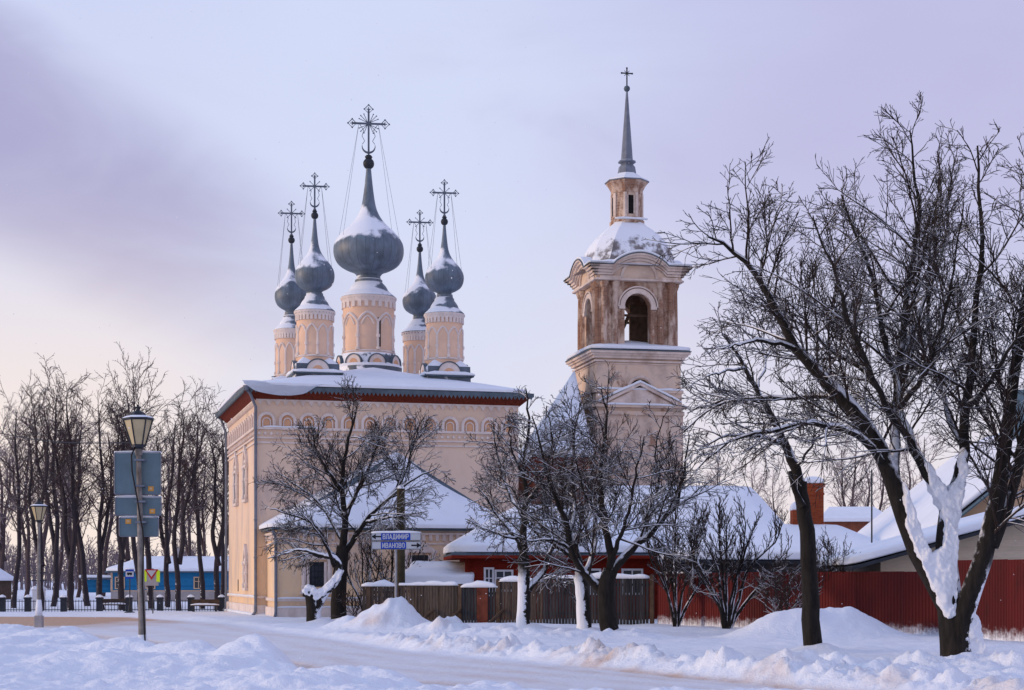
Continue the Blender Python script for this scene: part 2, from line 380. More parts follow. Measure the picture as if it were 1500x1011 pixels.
cl = k.noise(1., 5, .52, k.mapping(co, (5.5, 3., 13.), (0, R(-14), 0), (2.3, .4, 1.15)), .6)
cl2 = k.noise(1., 6, .6, k.mapping(co, (3., 3., 7.), (0, R(18), 0), (7.1, 3., .2)), .4)
azl = k.step(X_, .10, -.30)                       # the left side is warmer low down and holds the heavy violet bank of cloud
wob = k.math('MULTIPLY', k.math('SUBTRACT', cl, .5), .16)
u_ = k.math('ADD', X_, .27); v_ = k.math('ADD', k.math('SUBTRACT', Z_, .235), k.math('MULTIPLY', u_, .42))
g_ = k.math('ADD', k.math('ADD', k.math('POWER', k.math('DIVIDE', u_, .19), 2.), k.math('POWER', k.math('DIVIDE', v_, .062), 2.)), k.math('MULTIPLY', wob, 12.))
col = k.mix(k.math('MULTIPLY', k.step(g_, 1.7, .0), .95), base, S(171,168,206))
col = k.mix(k.math('MULTIPLY', k.math('MULTIPLY', k.step(cl, .52, .72), k.step(Z_, .05, .2)), .35), col, S(188,186,218))
right = k.math('MULTIPLY', k.step(k.math('ADD', X_, wob), -.06, .20), k.step(Z_, .06, .26))
col = k.mix(k.math('MULTIPLY', right, k.math('ADD', .55, k.math('MULTIPLY', cl2, .5))), col, S(186,182,221))
glow = k.math('MULTIPLY', k.step(X_, .22, -.28), k.step(Z_, .25, .04))
col = k.mix(k.math('MULTIPLY', glow, .8), col, S(251,234,222))
clear = k.math('MULTIPLY', k.step(k.math('ABSOLUTE', k.math('ADD', k.math('ADD', X_, .07), wob)), .17, .02), k.step(Z_, .03, .12))
col = k.mix(k.math('MULTIPLY', clear, .6), col, S(211,220,247))
vm = k.n('ShaderNodeVectorMath', operation='SCALE'); nt.links.new(col, vm.inputs[0]); vm.inputs['Scale'].default_value = 10.8
mixed = k.mix(.93, sky.outputs[0], vm.outputs[0])
nt.links.new(mixed, bg.inputs[0]); bg.inputs[1].default_value = .1
sun = bpy.data.lights.new('sun', 'SUN'); sun.energy = 1.7; sun.angle = R(11); sun.color = (1, .70, .42)
so = bpy.data.objects.new('sun', sun); C.objects.link(so); so.rotation_euler = sv.to_track_quat('Z', 'Y').to_euler(); so.location = sv*100

cam = bpy.data.cameras.new('camera'); cam.sensor_width = 36; cam.lens = 60; cam.shift_y = (HZ-505.5)/1500; cam.clip_end = 6000; cam.clip_start = .3
co_ = bpy.data.objects.new('camera', cam); C.objects.link(co_); co_.location = (0, 0, EYE); co_.rotation_euler = (R(90), 0, 0)
bpy.context.scene.camera = co_
vs = bpy.context.scene.view_settings; vs.view_transform = 'Standard'; vs.look = 'None'; vs.exposure = 0

# ------------------------------------------------------------------ ground
def vnoise(x, y, seed=0):
    xi = np.floor(x).astype(np.int64); yi = np.floor(y).astype(np.int64); fx = x-xi; fy = y-yi
    fx = fx*fx*fx*(fx*(fx*6-15)+10); fy = fy*fy*fy*(fy*(fy*6-15)+10)
    def h(a, b):
        n = (a*374761393+b*668265263+seed*974711) & 0xffffffff
        n = ((n ^ (n >> 13))*1274126177) & 0xffffffff
        return ((n ^ (n >> 16)) & 0xffff)/65535.
    return (h(xi, yi)*(1-fx)+h(xi+1, yi)*fx)*(1-fy)+(h(xi, yi+1)*(1-fx)+h(xi+1, yi+1)*fx)*fy
def fbm(x, y, oct=4, seed=0, gain=.5):
    s = np.zeros_like(x); a = 1.; t = 0
    for o in range(oct): s += a*vnoise(x*2**o, y*2**o, seed+o*17); t += a; a *= gain
    return s/t
def sstep(a, b, v):
    t = np.clip((v-a)/(b-a), 0, 1); return t*t*(3-2*t)
CX = np.array([-60,-30,-14.1,-9,-6.4,-4.5,-2.5,-.5,2,10,40.]); CY = np.array([64,60,47,37,33,30.3,25,22.5,19.5,14,10.])
FX = np.array([-60,-26.4,-19.4,-12.3,-5.9,-2.6,.16,2.1,4.1,5.2,8,14,40]); FY = np.array([89,88,87,74,55,45,40,35.5,31.5,29,24,17,9.])
def gauss(x, y, px, D, amp, sx, sy, rot=0.):
    cx = (px-750)/F*D; dx, dy = x-cx, y-D; c, s = math.cos(rot), math.sin(rot)
    return amp*np.exp(-((dx*c+dy*s)/sx)**2-((-dx*s+dy*c)/sy)**2)
def piles(x, y):
    jag = .75+.5*fbm(x*1.3, y*1.3, 4, 61)
    p1 = (gauss(x, y, 566, 60, .98, 1.15, 1.2)+gauss(x, y, 508, 62, .45, .7, .9)+gauss(x, y, 600, 60, .30, .8, 1.1))*jag
    p2 = (gauss(x, y, 655, 55, .42, .75, 1.)+gauss(x, y, 715, 53, .28, 1.1, .8)+gauss(x, y, 800, 52, .26, 1.2, .8)+gauss(x, y, 620, 56, .2, .9, .8)+gauss(x, y, 900, 52, .25, 1.4, .9))*jag
    p3 = (gauss(x, y, 1185, 53.5, .82, 1.25, 1.3)+gauss(x, y, 1120, 53, .5, 1.0, 1.2)+gauss(x, y, 1265, 54, .58, 1.0, 1.1)+gauss(x, y, 1225, 54, .25, .8, 1.))*(.9+.2*fbm(x*1.5, y*1.5, 3, 7))
    return p1, p2, p3
def ground(x, y):
    x = np.asarray(x, float); y = np.asarray(y, float)
    yc = np.interp(x, CX, CY); yf = np.interp(x, FX, FY)
    h = .10*(fbm(x*.22, y*.22, 3, 3)-.5)+.03*(fbm(x*1.1, y*1.1, 3, 9)-.5)
    onroad = sstep(yc, yc+2., y)*(1-sstep(yf-.6, yf+.8, y))
    h = h*(1-.75*onroad)
    bank = 1-sstep(yc-1.2, yc+1.6, y)
    lump = fbm(x*.42+4, y*.3, 3, 21)
    h = h+bank*(.20+.60*lump+.16*fbm(x*1.5, y*1.5, 4, 5)+.10*np.abs(fbm(x*3.1, y*3.1, 4, 8)-.5)*2)
    for (px, D, a, sx, sy) in ((185, 32, .42, .7, 1.1), (390, 29., .46, .9, 1.2), (275, 31, .26, .6, .9), (120, 27, .2, 1., 1.), (20, 43, .2, 1.6, 2.2), (585, 24.5, .2, .8, 1.0), (745, 22, .12, .6, .8)):
        h = h+gauss(x, y, px, D, a, sx, sy, .25)
    far = sstep(yf-.4, yf+2.2, y)
    near = 1-sstep(92, 105, y)
    clod = np.abs(fbm(x*1.7, y*1.7, 5, 31, .6)-.5)*2
    band = np.exp(-((y-yf-1.8)/2.0)**2)*sstep(-7, -2, x)
    front = sstep(3, 6, x)*np.exp(-((y-33)/2.6)**2)*far
    h = h+far*near*(.16*fbm(x*.45, y*.45, 4, 12)+.05*fbm(x*2.2, y*2.2, 3, 19))+band*far*(.12+.85*clod*fbm(x*.6, y*.6, 2, 2))
    for (px, D) in ((1407, 38), (1192, 43), (897, 55), (856, 57), (766, 61), (497, 75), (460, 72)):
        h = h+gauss(x, y, px+12, D-.1, .22, .55, .5)
    h = h+front*(.10+.85*np.clip(fbm(x*1.25, y*1.25, 5, 44, .6)-.38, 0, 1))
    p1, p2, p3 = piles(x, y)
    h = h+p1*(.92+.3*clod)+p2*(.8+1.0*clod)+p3*(.95+.14*clod)
    return h
def gz(x, y): return float(ground(np.array([x]), np.array([y]))[0])

def make_ground():
    ny, nx, no = 760, 560, 22
    ys = np.concatenate([np.geomspace(11., 125, ny), np.geomspace(127, 4000, 60)])
    s = np.linspace(-1, 1, nx); o = np.linspace(1/no, 1, no)**1.6
    inner = .36*ys+4; outer = 2.2*ys+60
    X = np.concatenate([-(inner[:, None]+(outer-inner)[:, None]*o[None, ::-1]), inner[:, None]*s[None, :], inner[:, None]+(outer-inner)[:, None]*o[None, :]], 1)
    Y = np.repeat(ys[:, None], X.shape[1], 1)
    Z = ground(X, Y); Z = np.where(Y > 125, -.02, Z)
    yc = np.interp(X, CX, CY); yf = np.interp(X, FX, FY)
    road = (Y > yc+1.0) & (Y < yf) & (Y < 91) & (X > -60) & (X < 40)
    t = np.clip((Y-yc-1.)/(yf-yc-1.), 0, 1)
    onr = sstep(0., .1, t)*(1-sstep(.93, 1., t))
    nz = fbm(X*.8, Y*.25, 4, 77); nfine = fbm(X*2.5, Y*1.2, 4, 78)
    tracks = sum(np.exp(-((t+.16*(fbm(X*.13, Y*.13, 3, 5)-.5)-c)/wd)**2)*a for c, wd, a in ((.10, .06, .7), (.27, .09, .95), (.52, .06, .4), (.70, .05, .35), (.88, .05, .4)))
    left = sstep(-13., -22., X)*sstep(66, 74, Y)
    dirt = onr*(.16+tracks*(.15+1.2*nz*fbm(X*.15, Y*.15, 3, 41)))*(.6+.6*nfine)+onr*left*(1.6*nz+.7)
    edge = np.exp(-((Y-yf-.0)/.45)**2)*sstep(1., 2.5, X)
    rut = onr*np.clip(np.exp(-((t+.16*(fbm(X*.13, Y*.13, 3, 5)-.5)-.20)/.018)**2)+np.exp(-((t+.16*(fbm(X*.13, Y*.13, 3, 5)-.5)-.34)/.018)**2), 0, 1)*(.3+nfine)
    Z = Z-.05*rut; dirt = dirt+.30*rut
    dirt = dirt+edge*(.35+.8*nfine)*.8+gauss(X, Y, 905, 37.5, .9, .9, .9)*np.clip(nfine*2.2-.6, 0, 1.2)
    p1, p2, p3 = piles(X, Y)
    dirt = dirt+np.clip(p1+p2, 0, .4)*.9*np.clip(fbm(X*1.8, Y*1.8, 4, 91)-.52, 0, 1)*4+np.exp(-((Y-yf-1.5)/1.6)**2)*sstep(-7, -2, X)*np.clip(nfine-.5, 0, 1)*1.2
    dirt = np.where(Y > 125, 0, np.clip(dirt, 0, 1))
    ty, tx = X.shape; idx = np.arange(ty*tx).reshape(ty, tx)
    q = np.stack([idx[:-1, :-1], idx[:-1, 1:], idx[1:, 1:], idx[1:, :-1]], -1).reshape(-1, 4)
    lab = np.zeros((ty, tx), int); lab[road] = 1
    lab[(p1 > .10) & ~road] = 2; lab[(p2 > .12) & (p1 <= .1) & ~road] = 3; lab[p3 > .10] = 4
    fl = lab[:-1, :-1].reshape(-1)
    V = np.stack([X, Y, Z], -1).reshape(-1, 3); dv = dirt.reshape(-1)
    m, nt, b = new_mat('trodden_snow'); k = N(nt); co = k.coord()
    at = k.n('ShaderNodeAttribute', attribute_name='dirt')
    sn = k.ramp(k.noise(.7, 4, .6, co), [(.3, (.76, .79, .87)), (.7, (.82, .85, .91))])
    tan = k.ramp(k.noise(5., 5, .7, co), [(.3, (.44, .26, .165)), (.7, (.64, .43, .30))])
    f = k.math('MULTIPLY', at.outputs['Fac'], 1.0, clamp=True)
    k.set(b.inputs['Base Color'], k.mix(f, sn, tan)); b.inputs['Roughness'].default_value = .7; b.inputs['Specular IOR Level'].default_value = .2
    h = k.math('ADD', k.noise(2.6, 6, .65, co), k.math('MULTIPLY', k.noise(22, 3, .6, co), .25))
    k.set(b.inputs['Normal'], k.bump(h, .6, .12))
    for l, nm in ((0, 'snow_ground'), (1, 'road'), (2, 'snow_bank'), (3, 'snow_bank'), (4, 'snow_bank')):
        qq = q[fl == l]; u, inv = np.unique(qq, return_inverse=True)
        o = np_mesh(nm, V[u], inv.reshape(-1, 4), m)
        a = o.data.attributes.new('dirt', 'FLOAT', 'POINT'); a.data.foreach_set('value', dv[u].astype(np.float32))
        o['kind'] = 'structure'
def np_mesh(name, V, Q, mat, parent=None):
    me = bpy.data.meshes.new(name); me.vertices.add(len(V)); me.vertices.foreach_set('co', np.ascontiguousarray(V, np.float32).ravel())
    me.loops.add(Q.size); me.loops.foreach_set('vertex_index', np.ascontiguousarray(Q, np.int32).ravel())
    me.polygons.add(len(Q)); me.polygons.foreach_set('loop_start', np.arange(0, Q.size, 4, dtype=np.int32))
    me.polygons.foreach_set('use_smooth', np.ones(len(Q), bool))
    me.materials.append(M[mat] if isinstance(mat, str) else mat); me.update(calc_edges=True)
    o = bpy.data.objects.new(name, me); C.objects.link(o)
    if parent: o.parent = parent
    return o
make_ground()

# ------------------------------------------------------------------ trees
def catmull(P, n):
    P = np.asarray(P, float); P = np.vstack([2*P[0]-P[1], P, 2*P[-1]-P[-2]])
    seg = len(P)-3; t = np.linspace(0, seg-1e-6, n); i = t.astype(int); f = (t-i)[:, None]
    a, b, c, d = P[i], P[i+1], P[i+2], P[i+3]
    return .5*(2*b+(c-a)*f+(2*a-5*b+4*c-d)*f**2+(3*b-a-3*c+d)*f**3)
def unit(v): return v/(np.linalg.norm(v, axis=-1, keepdims=True)+1e-9)
def limb(pts, D, r0, r1, n=18, rng=None, jit=.0, pw=.8):
    P = [tuple(W(p[0], p[1], D+(p[2] if len(p) > 2 else 0))) for p in pts]
    P = catmull(P, n)
    if rng is not None and jit: P[1:] += rng.normal(0, jit, P[1:].shape)
    t = np.linspace(0, 1, n); return P, r0+(r1-r0)*t**pw
def spawn(P, Rr, rng, per, t0, t1, ang, frac, lmin, lmax, kk, up, curl, rr, rmin, fall=.6, flat=1., pm=None):
    Nn, K, _ = P.shape; plen = np.linalg.norm(np.diff(P, axis=1), axis=2).sum(1)
    t = t0+(t1-t0)*(np.arange(per)[None]+rng.random((Nn, per)))/per
    x = np.clip(t*(K-1), 0, K-1.001); i = x.astype(int); f = (x-i)[..., None]; n_ = np.arange(Nn)[:, None]
    p = P[n_, i]*(1-f)+P[n_, i+1]*f; tan = unit(P[n_, i+1]-P[n_, i]); r = Rr[n_, i]*(1-f[..., 0])+Rr[n_, i+1]*f[..., 0]
    q = rng.normal(0, 1, tan.shape); q[..., 1] *= flat
    perp = unit(q-(q*tan).sum(-1, keepdims=True)*tan)
    a = (ang+rng.normal(0, .22, t.shape))[..., None]
    d = np.cos(a)*tan+np.sin(a)*perp; d[..., 2] += up; d = unit(d)
    L = np.clip(frac*plen[:, None]*(1-fall*t)*(.55+.9*rng.random(t.shape)), lmin, lmax)
    r0 = np.maximum(np.minimum(rr*r, L*.0115+rmin*.55), rmin)
    p = p.reshape(-1, 3); d = d.reshape(-1, 3); L = L.reshape(-1); r0 = r0.reshape(-1)
    if pm:                                   # so many per metre: short branches carry few
        kp = rng.random(t.shape).reshape(-1) < np.repeat(np.clip(plen*pm/per, .12, 1), per); p, d, L, r0 = p[kp], d[kp], L[kp], r0[kp]
    out = [p]; seg = (L/(kk-1))[:, None]
    for j in range(kk-1):
        p = p+d*seg; out.append(p)
        d = unit(d+rng.normal(0, curl, d.shape)+np.array([0, 0, up*.35]))
    t = np.linspace(0, 1, kk)[None]
    return np.stack(out, 1), r0[:, None]+(rmin-r0[:, None])*t
def tubes(sets):
    VV, QQ, b = [], [], 0
    for P, Rr, s in sets:
        Nn, K, _ = P.shape
        T = np.empty_like(P); T[:, 1:-1] = P[:, 2:]-P[:, :-2]; T[:, 0] = P[:, 1]-P[:, 0]; T[:, -1] = P[:, -1]-P[:, -2]; T = unit(T)
        U = unit(np.cross(T, np.array([.55, .83, .08]))); Vv = np.cross(T, U)
        a = 2*np.pi*np.arange(s)/s
        ring = P[:, :, None]+Rr[:, :, None, None]*(U[:, :, None]*np.cos(a)[:, None]+Vv[:, :, None]*np.sin(a)[:, None])
        VV.append(ring.reshape(-1, 3)); idx = np.arange(Nn*K*s).reshape(Nn, K, s)+b; b += Nn*K*s
        j2 = (np.arange(s)+1) % s
        QQ.append(np.stack([idx[:, :-1], idx[:, :-1][:, :, j2], idx[:, 1:][:, :, j2], idx[:, 1:]], -1).reshape(-1, 4))
    return np.concatenate(VV), np.concatenate(QQ)
def snow_on(sets, thick=.55):
    o = []
    for P, Rr, s in sets:
        T = np.empty_like(P); T[:, 1:-1] = P[:, 2:]-P[:, :-2]; T[:, 0] = P[:, 1]-P[:, 0]; T[:, -1] = P[:, -1]-P[:, -2]; T = unit(T)
        hor = np.clip((np.hypot(T[..., 0], T[..., 1]*.6)-.30)/.45, 0, 1)
        rr = Rr*.84*hor**.5; rr = np.maximum(rr, .001); Q = P.copy(); Q[..., 2] += Rr*thick*(hor > .05)-(hor <= .05)*Rr*.2
        e = np.ones(P.shape[1]); e[0] = .3; e[-1] = .5
        o.append((Q, rr*e[None], s))
    return o
def stack(limbs):
    return np.stack([l[0] for l in limbs]), np.stack([l[1] for l in limbs])
def make_tree(name, label, cat, base, limbs, rng, rmin=.010, dens=1.5, l1=.42, l1max=2.6, up=.10, lev=(7, 6, 3), ang=.8, bark='bark', twig='twig', snow=True,
              t0=.22, skip=(), fine=True, group=None, curl=.16, pm=(6., 8., 6.)):
    root = thing(name, label, cat, base, 0, group); off = np.array(base)
    sets = []; L1P, L1R = [], []
    for i, (P, Rr) in enumerate(limbs):
        P = P-off; sets.append((P[None], Rr[None], 12 if Rr[0] > .12 else 8))
        if i in skip: continue
        ln = np.linalg.norm(np.diff(P, axis=0), axis=1).sum()
        n = max(2, int(ln*dens))
        p, r = spawn(P[None], Rr[None], rng, n, t0, 1., ang, l1, .35, l1max, 9, up, curl, .6, rmin*1.3, .84)
        L1P.append(p); L1R.append(r)
    p1 = np.concatenate(L1P); r1 = np.concatenate(L1R)
    sets2 = [(p1, r1, 5)]
    p2, r2 = spawn(p1, r1, rng, lev[0], .10, 1., ang*.92, .50, .25, 1.8, 7, up, curl*1.0, .6, rmin*1.05, .5, pm=pm[0]); sets2.append((p2, r2, 4))
    p3, r3 = spawn(p2, r2, rng, lev[1], .08, 1., ang*.85, .52, .15, .9, 5, up*.9, curl*1.05, .65, rmin*.95, .45, pm=pm[1]); sets2.append((p3, r3, 3))
    if fine and lev[2]:
        p4, r4 = spawn(p3, r3, rng, lev[2], .15, 1., ang*.8, .6, .08, .42, 3, up*.9, curl, .75, rmin*.8, .4, pm=pm[2]); sets2.append((p4, r4, 3))
    V, Q = tubes(sets); np_mesh('trunk', V, Q, bark, root)
    V, Q = tubes(sets2); np_mesh('crown', V, Q, twig, root)
    if snow:
        ss = snow_on([(P, Rr, 8) for P, Rr, s in sets], .7)+snow_on([(p1, r1, 5)], .6)
        sel = rng.random(len(p2)) < .4; ss += snow_on([(p2[sel], r2[sel]*1.05, 4)], .6)
        V, Q = tubes(ss); np_mesh('branch_snow', V, Q, 'snow', root)
    return root
rs = lambda n: np.random.default_rng(n)

def base_at(px, D):
    x = xof(px, D); return (x, D, gz(x, D))
# the great split-trunk tree at the right
def L(pts, D, r0, r1, seed, jit=.02, n=18, pw=.8): return limb(pts, D, r0, r1, n, rs(seed), jit, pw)
D1 = 38.
t1 = [L([(1407,990),(1402,945),(1396,905),(1390,868)], D1, .50, .30, 1, 0, 12, .5),
      L([(1398,905),(1362,838),(1330,770),(1303,690),(1275,630),(1238,590),(1200,550),(1168,510),(1140,465),(1113,408),(1090,383),(1065,362),(1040,348,-.5)], D1, .27, .022, 2),
      L([(1390,880),(1388,845),(1385,800),(1387,762),(1390,735)], D1, .30, .17, 3, 0, 10),
      L([(1389,742),(1372,712),(1350,680),(1330,640),(1318,600,.5),(1308,540,.8),(1290,470,1),(1275,400,1.2),(1255,345,1.2),(1230,285,1.2)], D1, .16, .02, 4),
      L([(1390,740),(1405,700),(1412,655),(1416,600,-.3),(1422,540,-.6),(1430,450,-.8),(1440,360,-1),(1436,280,-1),(1432,215,-1)], D1, .17, .02, 5),
      L([(1402,985,.55),(1406,925,.45),(1424,862,.2),(1448,790),(1462,720),(1472,660),(1482,590),(1492,510),(1505,420),(1515,340),(1512,260),(1502,205)], D1-.6, .30, .03, 6),
      L([(1452,800),(1475,745),(1490,690),(1503,620,-.3),(1525,540,-.5),(1555,450,-.7),(1580,340,-.8)], D1-.6, .17, .025, 7),
      L([(1310,705),(1312,640,.6),(1314,580,1),(1320,520,1.2),(1328,430,1.4),(1345,320,1.5),(1340,250,1.5),(1334,190,1.5)], D1, .14, .016, 8),
      L([(1298,682),(1270,650,-.5),(1235,630,-.9),(1180,622,-1.2),(1120,632,-1.4),(1065,650,-1.5),(1020,690,-1.5)], D1, .10, .018, 9),
      L([(1240,592),(1205,580,.8),(1150,582,1.2),(1090,585,1.4),(1040,600,1.6),(1000,630,1.6)], D1, .075, .015, 10),
      L([(1310,620,.8),(1290,575,1.4),(1262,540,1.8),(1215,510,2),(1180,470,2.2),(1150,440,2.4),(1100,430,2.6)], D1, .085, .015, 11),
      L([(1113,408),(1120,360,.4),(1136,320,.6),(1146,275,.8)], D1, .04, .014, 12),
      L([(1320,520,1.2),(1350,450,2),(1380,370,2.4),(1390,290,2.6),(1398,230,2.8)], D1, .07, .014, 13),
      L([(1168,510),(1120,500,-.8),(1080,505,-1.2),(1045,515,-1.4)], D1, .06, .013, 14),
      L([(1318,600,.5),(1345,560,-.6),(1375,490,-1.2),(1395,400,-1.5),(1410,300,-1.8)], D1, .08, .014, 15),
      L([(1416,600,-.3),(1450,560,-1.5),(1485,500,-2),(1520,450,-2.2)], D1, .08, .015, 16),
      L([(1330,640),(1300,600,-1),(1275,540,-1.8),(1240,470,-2.2),(1225,400,-2.4),(1202,350,-2.4),(1190,315,-2.4)], D1, .09, .014, 17),
      L([(1412,655),(1385,600,1.2),(1365,520,2),(1358,430,2.4),(1365,340,2.6),(1375,260,2.6)], D1, .08, .014, 18)]
make_tree('bare_tree', 'largest bare tree, its forked trunk packed with snow, before the dark red fence', 'tree', base_at(1405, D1), t1, rs(100),
          rmin=.0072, dens=2.25, l1=.50, l1max=2.7, up=.03, lev=(10, 7, 2), ang=.76, bark='bark_right', skip=(0, 2), t0=.24, curl=.09)
# snow packed into its forks, leaning on the trunk
root = bpy.data.objects['bare_tree']; b0 = Vector(root.location)
def fork_snow(poly, D, t, root, seed):
    bm = bmesh.new(); c = [W(p[0], p[1], D)-Vector(root.location) for p in poly]
    f = bm.faces.new([bm.verts.new(v-Vector((0, t/2, 0))) for v in c]); r = bmesh.ops.extrude_face_region(bm, geom=[f])
    for e in r['geom']:
        if isinstance(e, bmesh.types.BMVert): e.co.y += t
    bmesh.ops.recalc_face_normals(bm, faces=bm.faces); bmesh.ops.triangulate(bm, faces=bm.faces[:])
    for _ in range(5): bmesh.ops.subdivide_edges(bm, edges=bm.edges[:], cuts=1, use_grid_fill=True)
    me = bpy.data.meshes.new('fork_snow'); bm.to_mesh(me); bm.free(); me.materials.append(M['snow']); me.polygons.foreach_set('use_smooth', [True]*len(me.polygons))
    o = bpy.data.objects.new('fork_snow', me); C.objects.link(o); o.parent = root
    d_ = o.modifiers.new('lumps', 'DISPLACE'); d_.texture = fine_tex; d_.strength = .22; d_.mid_level = .45; d_.texture_coords = 'LOCAL'
    s = o.modifiers.new('soften', 'SMOOTH'); s.iterations = 5; s.factor = .5
    d2 = o.modifiers.new('crumble', 'DISPLACE'); d2.texture = crumb_tex; d2.strength = .028; d2.mid_level = .5; d2.texture_coords = 'LOCAL'
    return o
fork_snow([(1322,705),(1345,775),(1362,812),(1380,800),(1384,760),(1400,780),(1400,850),(1396,900),(1385,905),(1350,830),(1325,765)], D1-.10, .44, root, 1)
fork_snow([(1352,672),(1368,695),(1385,722),(1400,700),(1410,655),(1414,690),(1405,740),(1400,790),(1386,800),(1378,745),(1362,715)], D1-.05, .40, root, 2)
fork_snow([(1412,880),(1428,905),(1440,945),(1455,985),(1400,985),(1418,940)], D1-.1, .5, root, 3)

# the leaning tree beside it
D2 = 43.
t2 = [L([(1194,968),(1188,915),(1187,860),(1183,800),(1178,750),(1172,705)], D2, .255, .17, 20, .012, 14),
      L([(1173,712),(1162,680),(1148,648),(1128,605),(1108,572),(1090,538),(1075,510),(1058,490)], D2, .155, .02, 21),
      L([(1176,742),(1163,715),(1157,690)], D2-.2, .10, .05, 22, 0, 8),
      L([(1130,608),(1095,590,.5),(1050,590,.8),(1005,605,1)], D2, .05, .014, 23),
      L([(1148,650),(1105,640,-.6),(1060,640,-1),(1012,665,-1)], D2, .06, .014, 24),
      L([(1108,572),(1120,530,.6),(1110,480,1),(1090,440,1)], D2, .045, .013, 25),
      L([(1166,690),(1190,650,-.6),(1215,620,-.8),(1240,560,-1)], D2, .04, .012, 26),
      L([(1092,540),(1055,545,-.8),(1015,560,-1)], D2, .04, .012, 27)]
make_tree('bare_tree', 'bare tree with one dark crooked trunk between lilac shrubs and the largest tree', 'tree', base_at(1192, D2), t2, rs(101),
          rmin=.0076, dens=2.2, l1=.7, l1max=2.6, up=.0, lev=(8, 6, 1), curl=.10, skip=(0, 2), t0=.25)
# three trees in front of the plank fence
D3 = 55.
t3 = [L([(897,945),(889,900),(888,860),(895,835)], D3, .32, .24, 30, .01, 10),
      L([(893,850),(896,822),(891,790),(882,745),(880,700),(884,655),(890,610),(880,570)], D3, .17, .022, 31),
      L([(896,838),(922,806),(952,783),(972,760),(992,735),(1002,690),(1010,640)], D3, .15, .02, 32),
      L([(890,882),(872,858),(852,836),(835,805),(830,765),(815,733),(800,695),(792,650),(780,610)], D3+.2, .16, .02, 33),
      L([(832,790),(842,745,.8),(838,690,1.2),(842,640,1.4),(850,590,1.5)], D3+.2, .09, .018, 34),
      L([(896,825),(910,780,-.6),(925,735,-1),(932,690,-1.2),(945,640,-1.2)], D3, .09, .018, 35),
      L([(884,760),(862,735,-.8),(850,700,-1.2),(842,660,-1.4)], D3, .06, .016, 36),
      L([(940,792),(948,750,.8),(965,710,1),(960,660,1.2),(970,610,1.2)], D3, .07, .016, 37),
      L([(835,805),(805,790,-.6),(775,792,-1),(740,775,-1.2)], D3+.2, .06, .016, 38)]
make_tree('bare_tree', 'bare snow-lined tree with a dark trunk, its crown before the bell tower', 'tree', base_at(897, D3), t3, rs(102),
          rmin=.0088, dens=2.5, l1=.62, l1max=2.7, up=-.03, lev=(10, 7, 2), skip=(0,), t0=.18, ang=.78, curl=.10)
D4 = 57.
t4 = [L([(856,940),(855,900),(853,868),(848,842)], D4, .27, .20, 40, .012, 10),
      L([(850,850),(846,812),(832,780),(822,745),(826,705),(830,660)], D4, .15, .02, 41),
      L([(850,848),(868,815,.5),(872,780,.8),(866,735,1),(858,690,1)], D4, .12, .02, 42),
      L([(843,820),(815,800,-.6),(785,780,-.8),(760,745,-1)], D4, .08, .018, 43)]
make_tree('bare_tree', 'small bare tree with a knobbly snow-plastered trunk, between two trees at the plank fence', 'tree', base_at(856, D4), t4, rs(103),
          rmin=.0088, dens=2.8, l1=.62, l1max=2.4, up=-.03, lev=(8, 6, 1), bark='bark_left', skip=(0,), curl=.10)
D5 = 61.
t5 = [L([(766,935),(767,895),(768,850),(767,815)], D5, .27, .20, 50, .012, 10),
      L([(767,825),(767,785),(770,735),(768,680),(775,620),(770,570)], D5, .17, .022, 51),
      L([(771,868),(785,850),(798,835),(805,810),(820,790),(835,755),(840,700)], D5, .14, .02, 52),
      L([(767,815),(755,788),(735,765),(718,735),(700,715)], D5, .10, .018, 53),
      L([(768,760),(745,720,.8),(730,670,1.2),(722,620,1.4)], D5, .09, .018, 54),
      L([(769,740),(795,700,-.8),(808,650,-1),(800,595,-1)], D5, .09, .018, 55),
      L([(768,790),(738,785,-.9),(710,775,-1.2),(680,760,-1.2)], D5, .06, .016, 56),
      L([(769,700),(750,660,-.8),(745,610,-1.2)], D5, .06, .016, 57)]
make_tree('bare_tree', 'bare tree with smooth snow-white trunk, leftmost of three at the plank fence', 'tree', base_at(766, D5), t5, rs(104),
          rmin=.0092, dens=2.5, l1=.62, l1max=2.7, up=-.03, lev=(10, 7, 2), bark='bark_left', skip=(0,), t0=.15, ang=.92, curl=.13)
# in front of the church
D6 = 75.
t6 = [L([(497,915),(496,870),(499,828),(503,800)], D6, .37, .28, 60, .012, 10),
      L([(502,808),(505,775),(502,735),(502,700),(508,655),(520,610),(525,590)], D6, .19, .024, 61),
      L([(501,815),(515,795),(530,770),(553,745),(580,722),(610,700),(640,685)], D6, .17, .022, 62),
      L([(504,760),(520,725,.8),(535,695,1),(550,660,1.2),(565,620,1.2)], D6, .13, .022, 63),
      L([(500,830),(487,815),(470,780),(455,765),(425,755),(395,745)], D6, .13, .022, 64),
      L([(502,720),(480,690,-.8),(462,655,-1.2),(455,620,-1.4)], D6, .11, .02, 65),
      L([(535,765),(560,760,-.8),(590,755,-1.2),(625,750,-1.4)], D6, .08, .018, 66),
      L([(500,790),(470,740,.9),(440,715,1.2),(405,690,1.4)], D6, .09, .018, 67),
      L([(560,740),(590,700,.9),(605,655,1.1),(615,620,1.2)], D6, .08, .018, 68),
      L([(490,812),(465,815,-.6),(440,805,-.8),(410,810,-1)], D6, .08, .018, 69)]
make_tree('bare_tree', 'wide dark bare tree standing before the peach church wall', 'tree', base_at(497, D6), t6, rs(105),
          rmin=.0105, dens=2.5, l1=.64, l1max=3.3, up=-.01, lev=(10, 7, 2), skip=(0,), t0=.15, ang=.78, curl=.10)
D6b = 72.
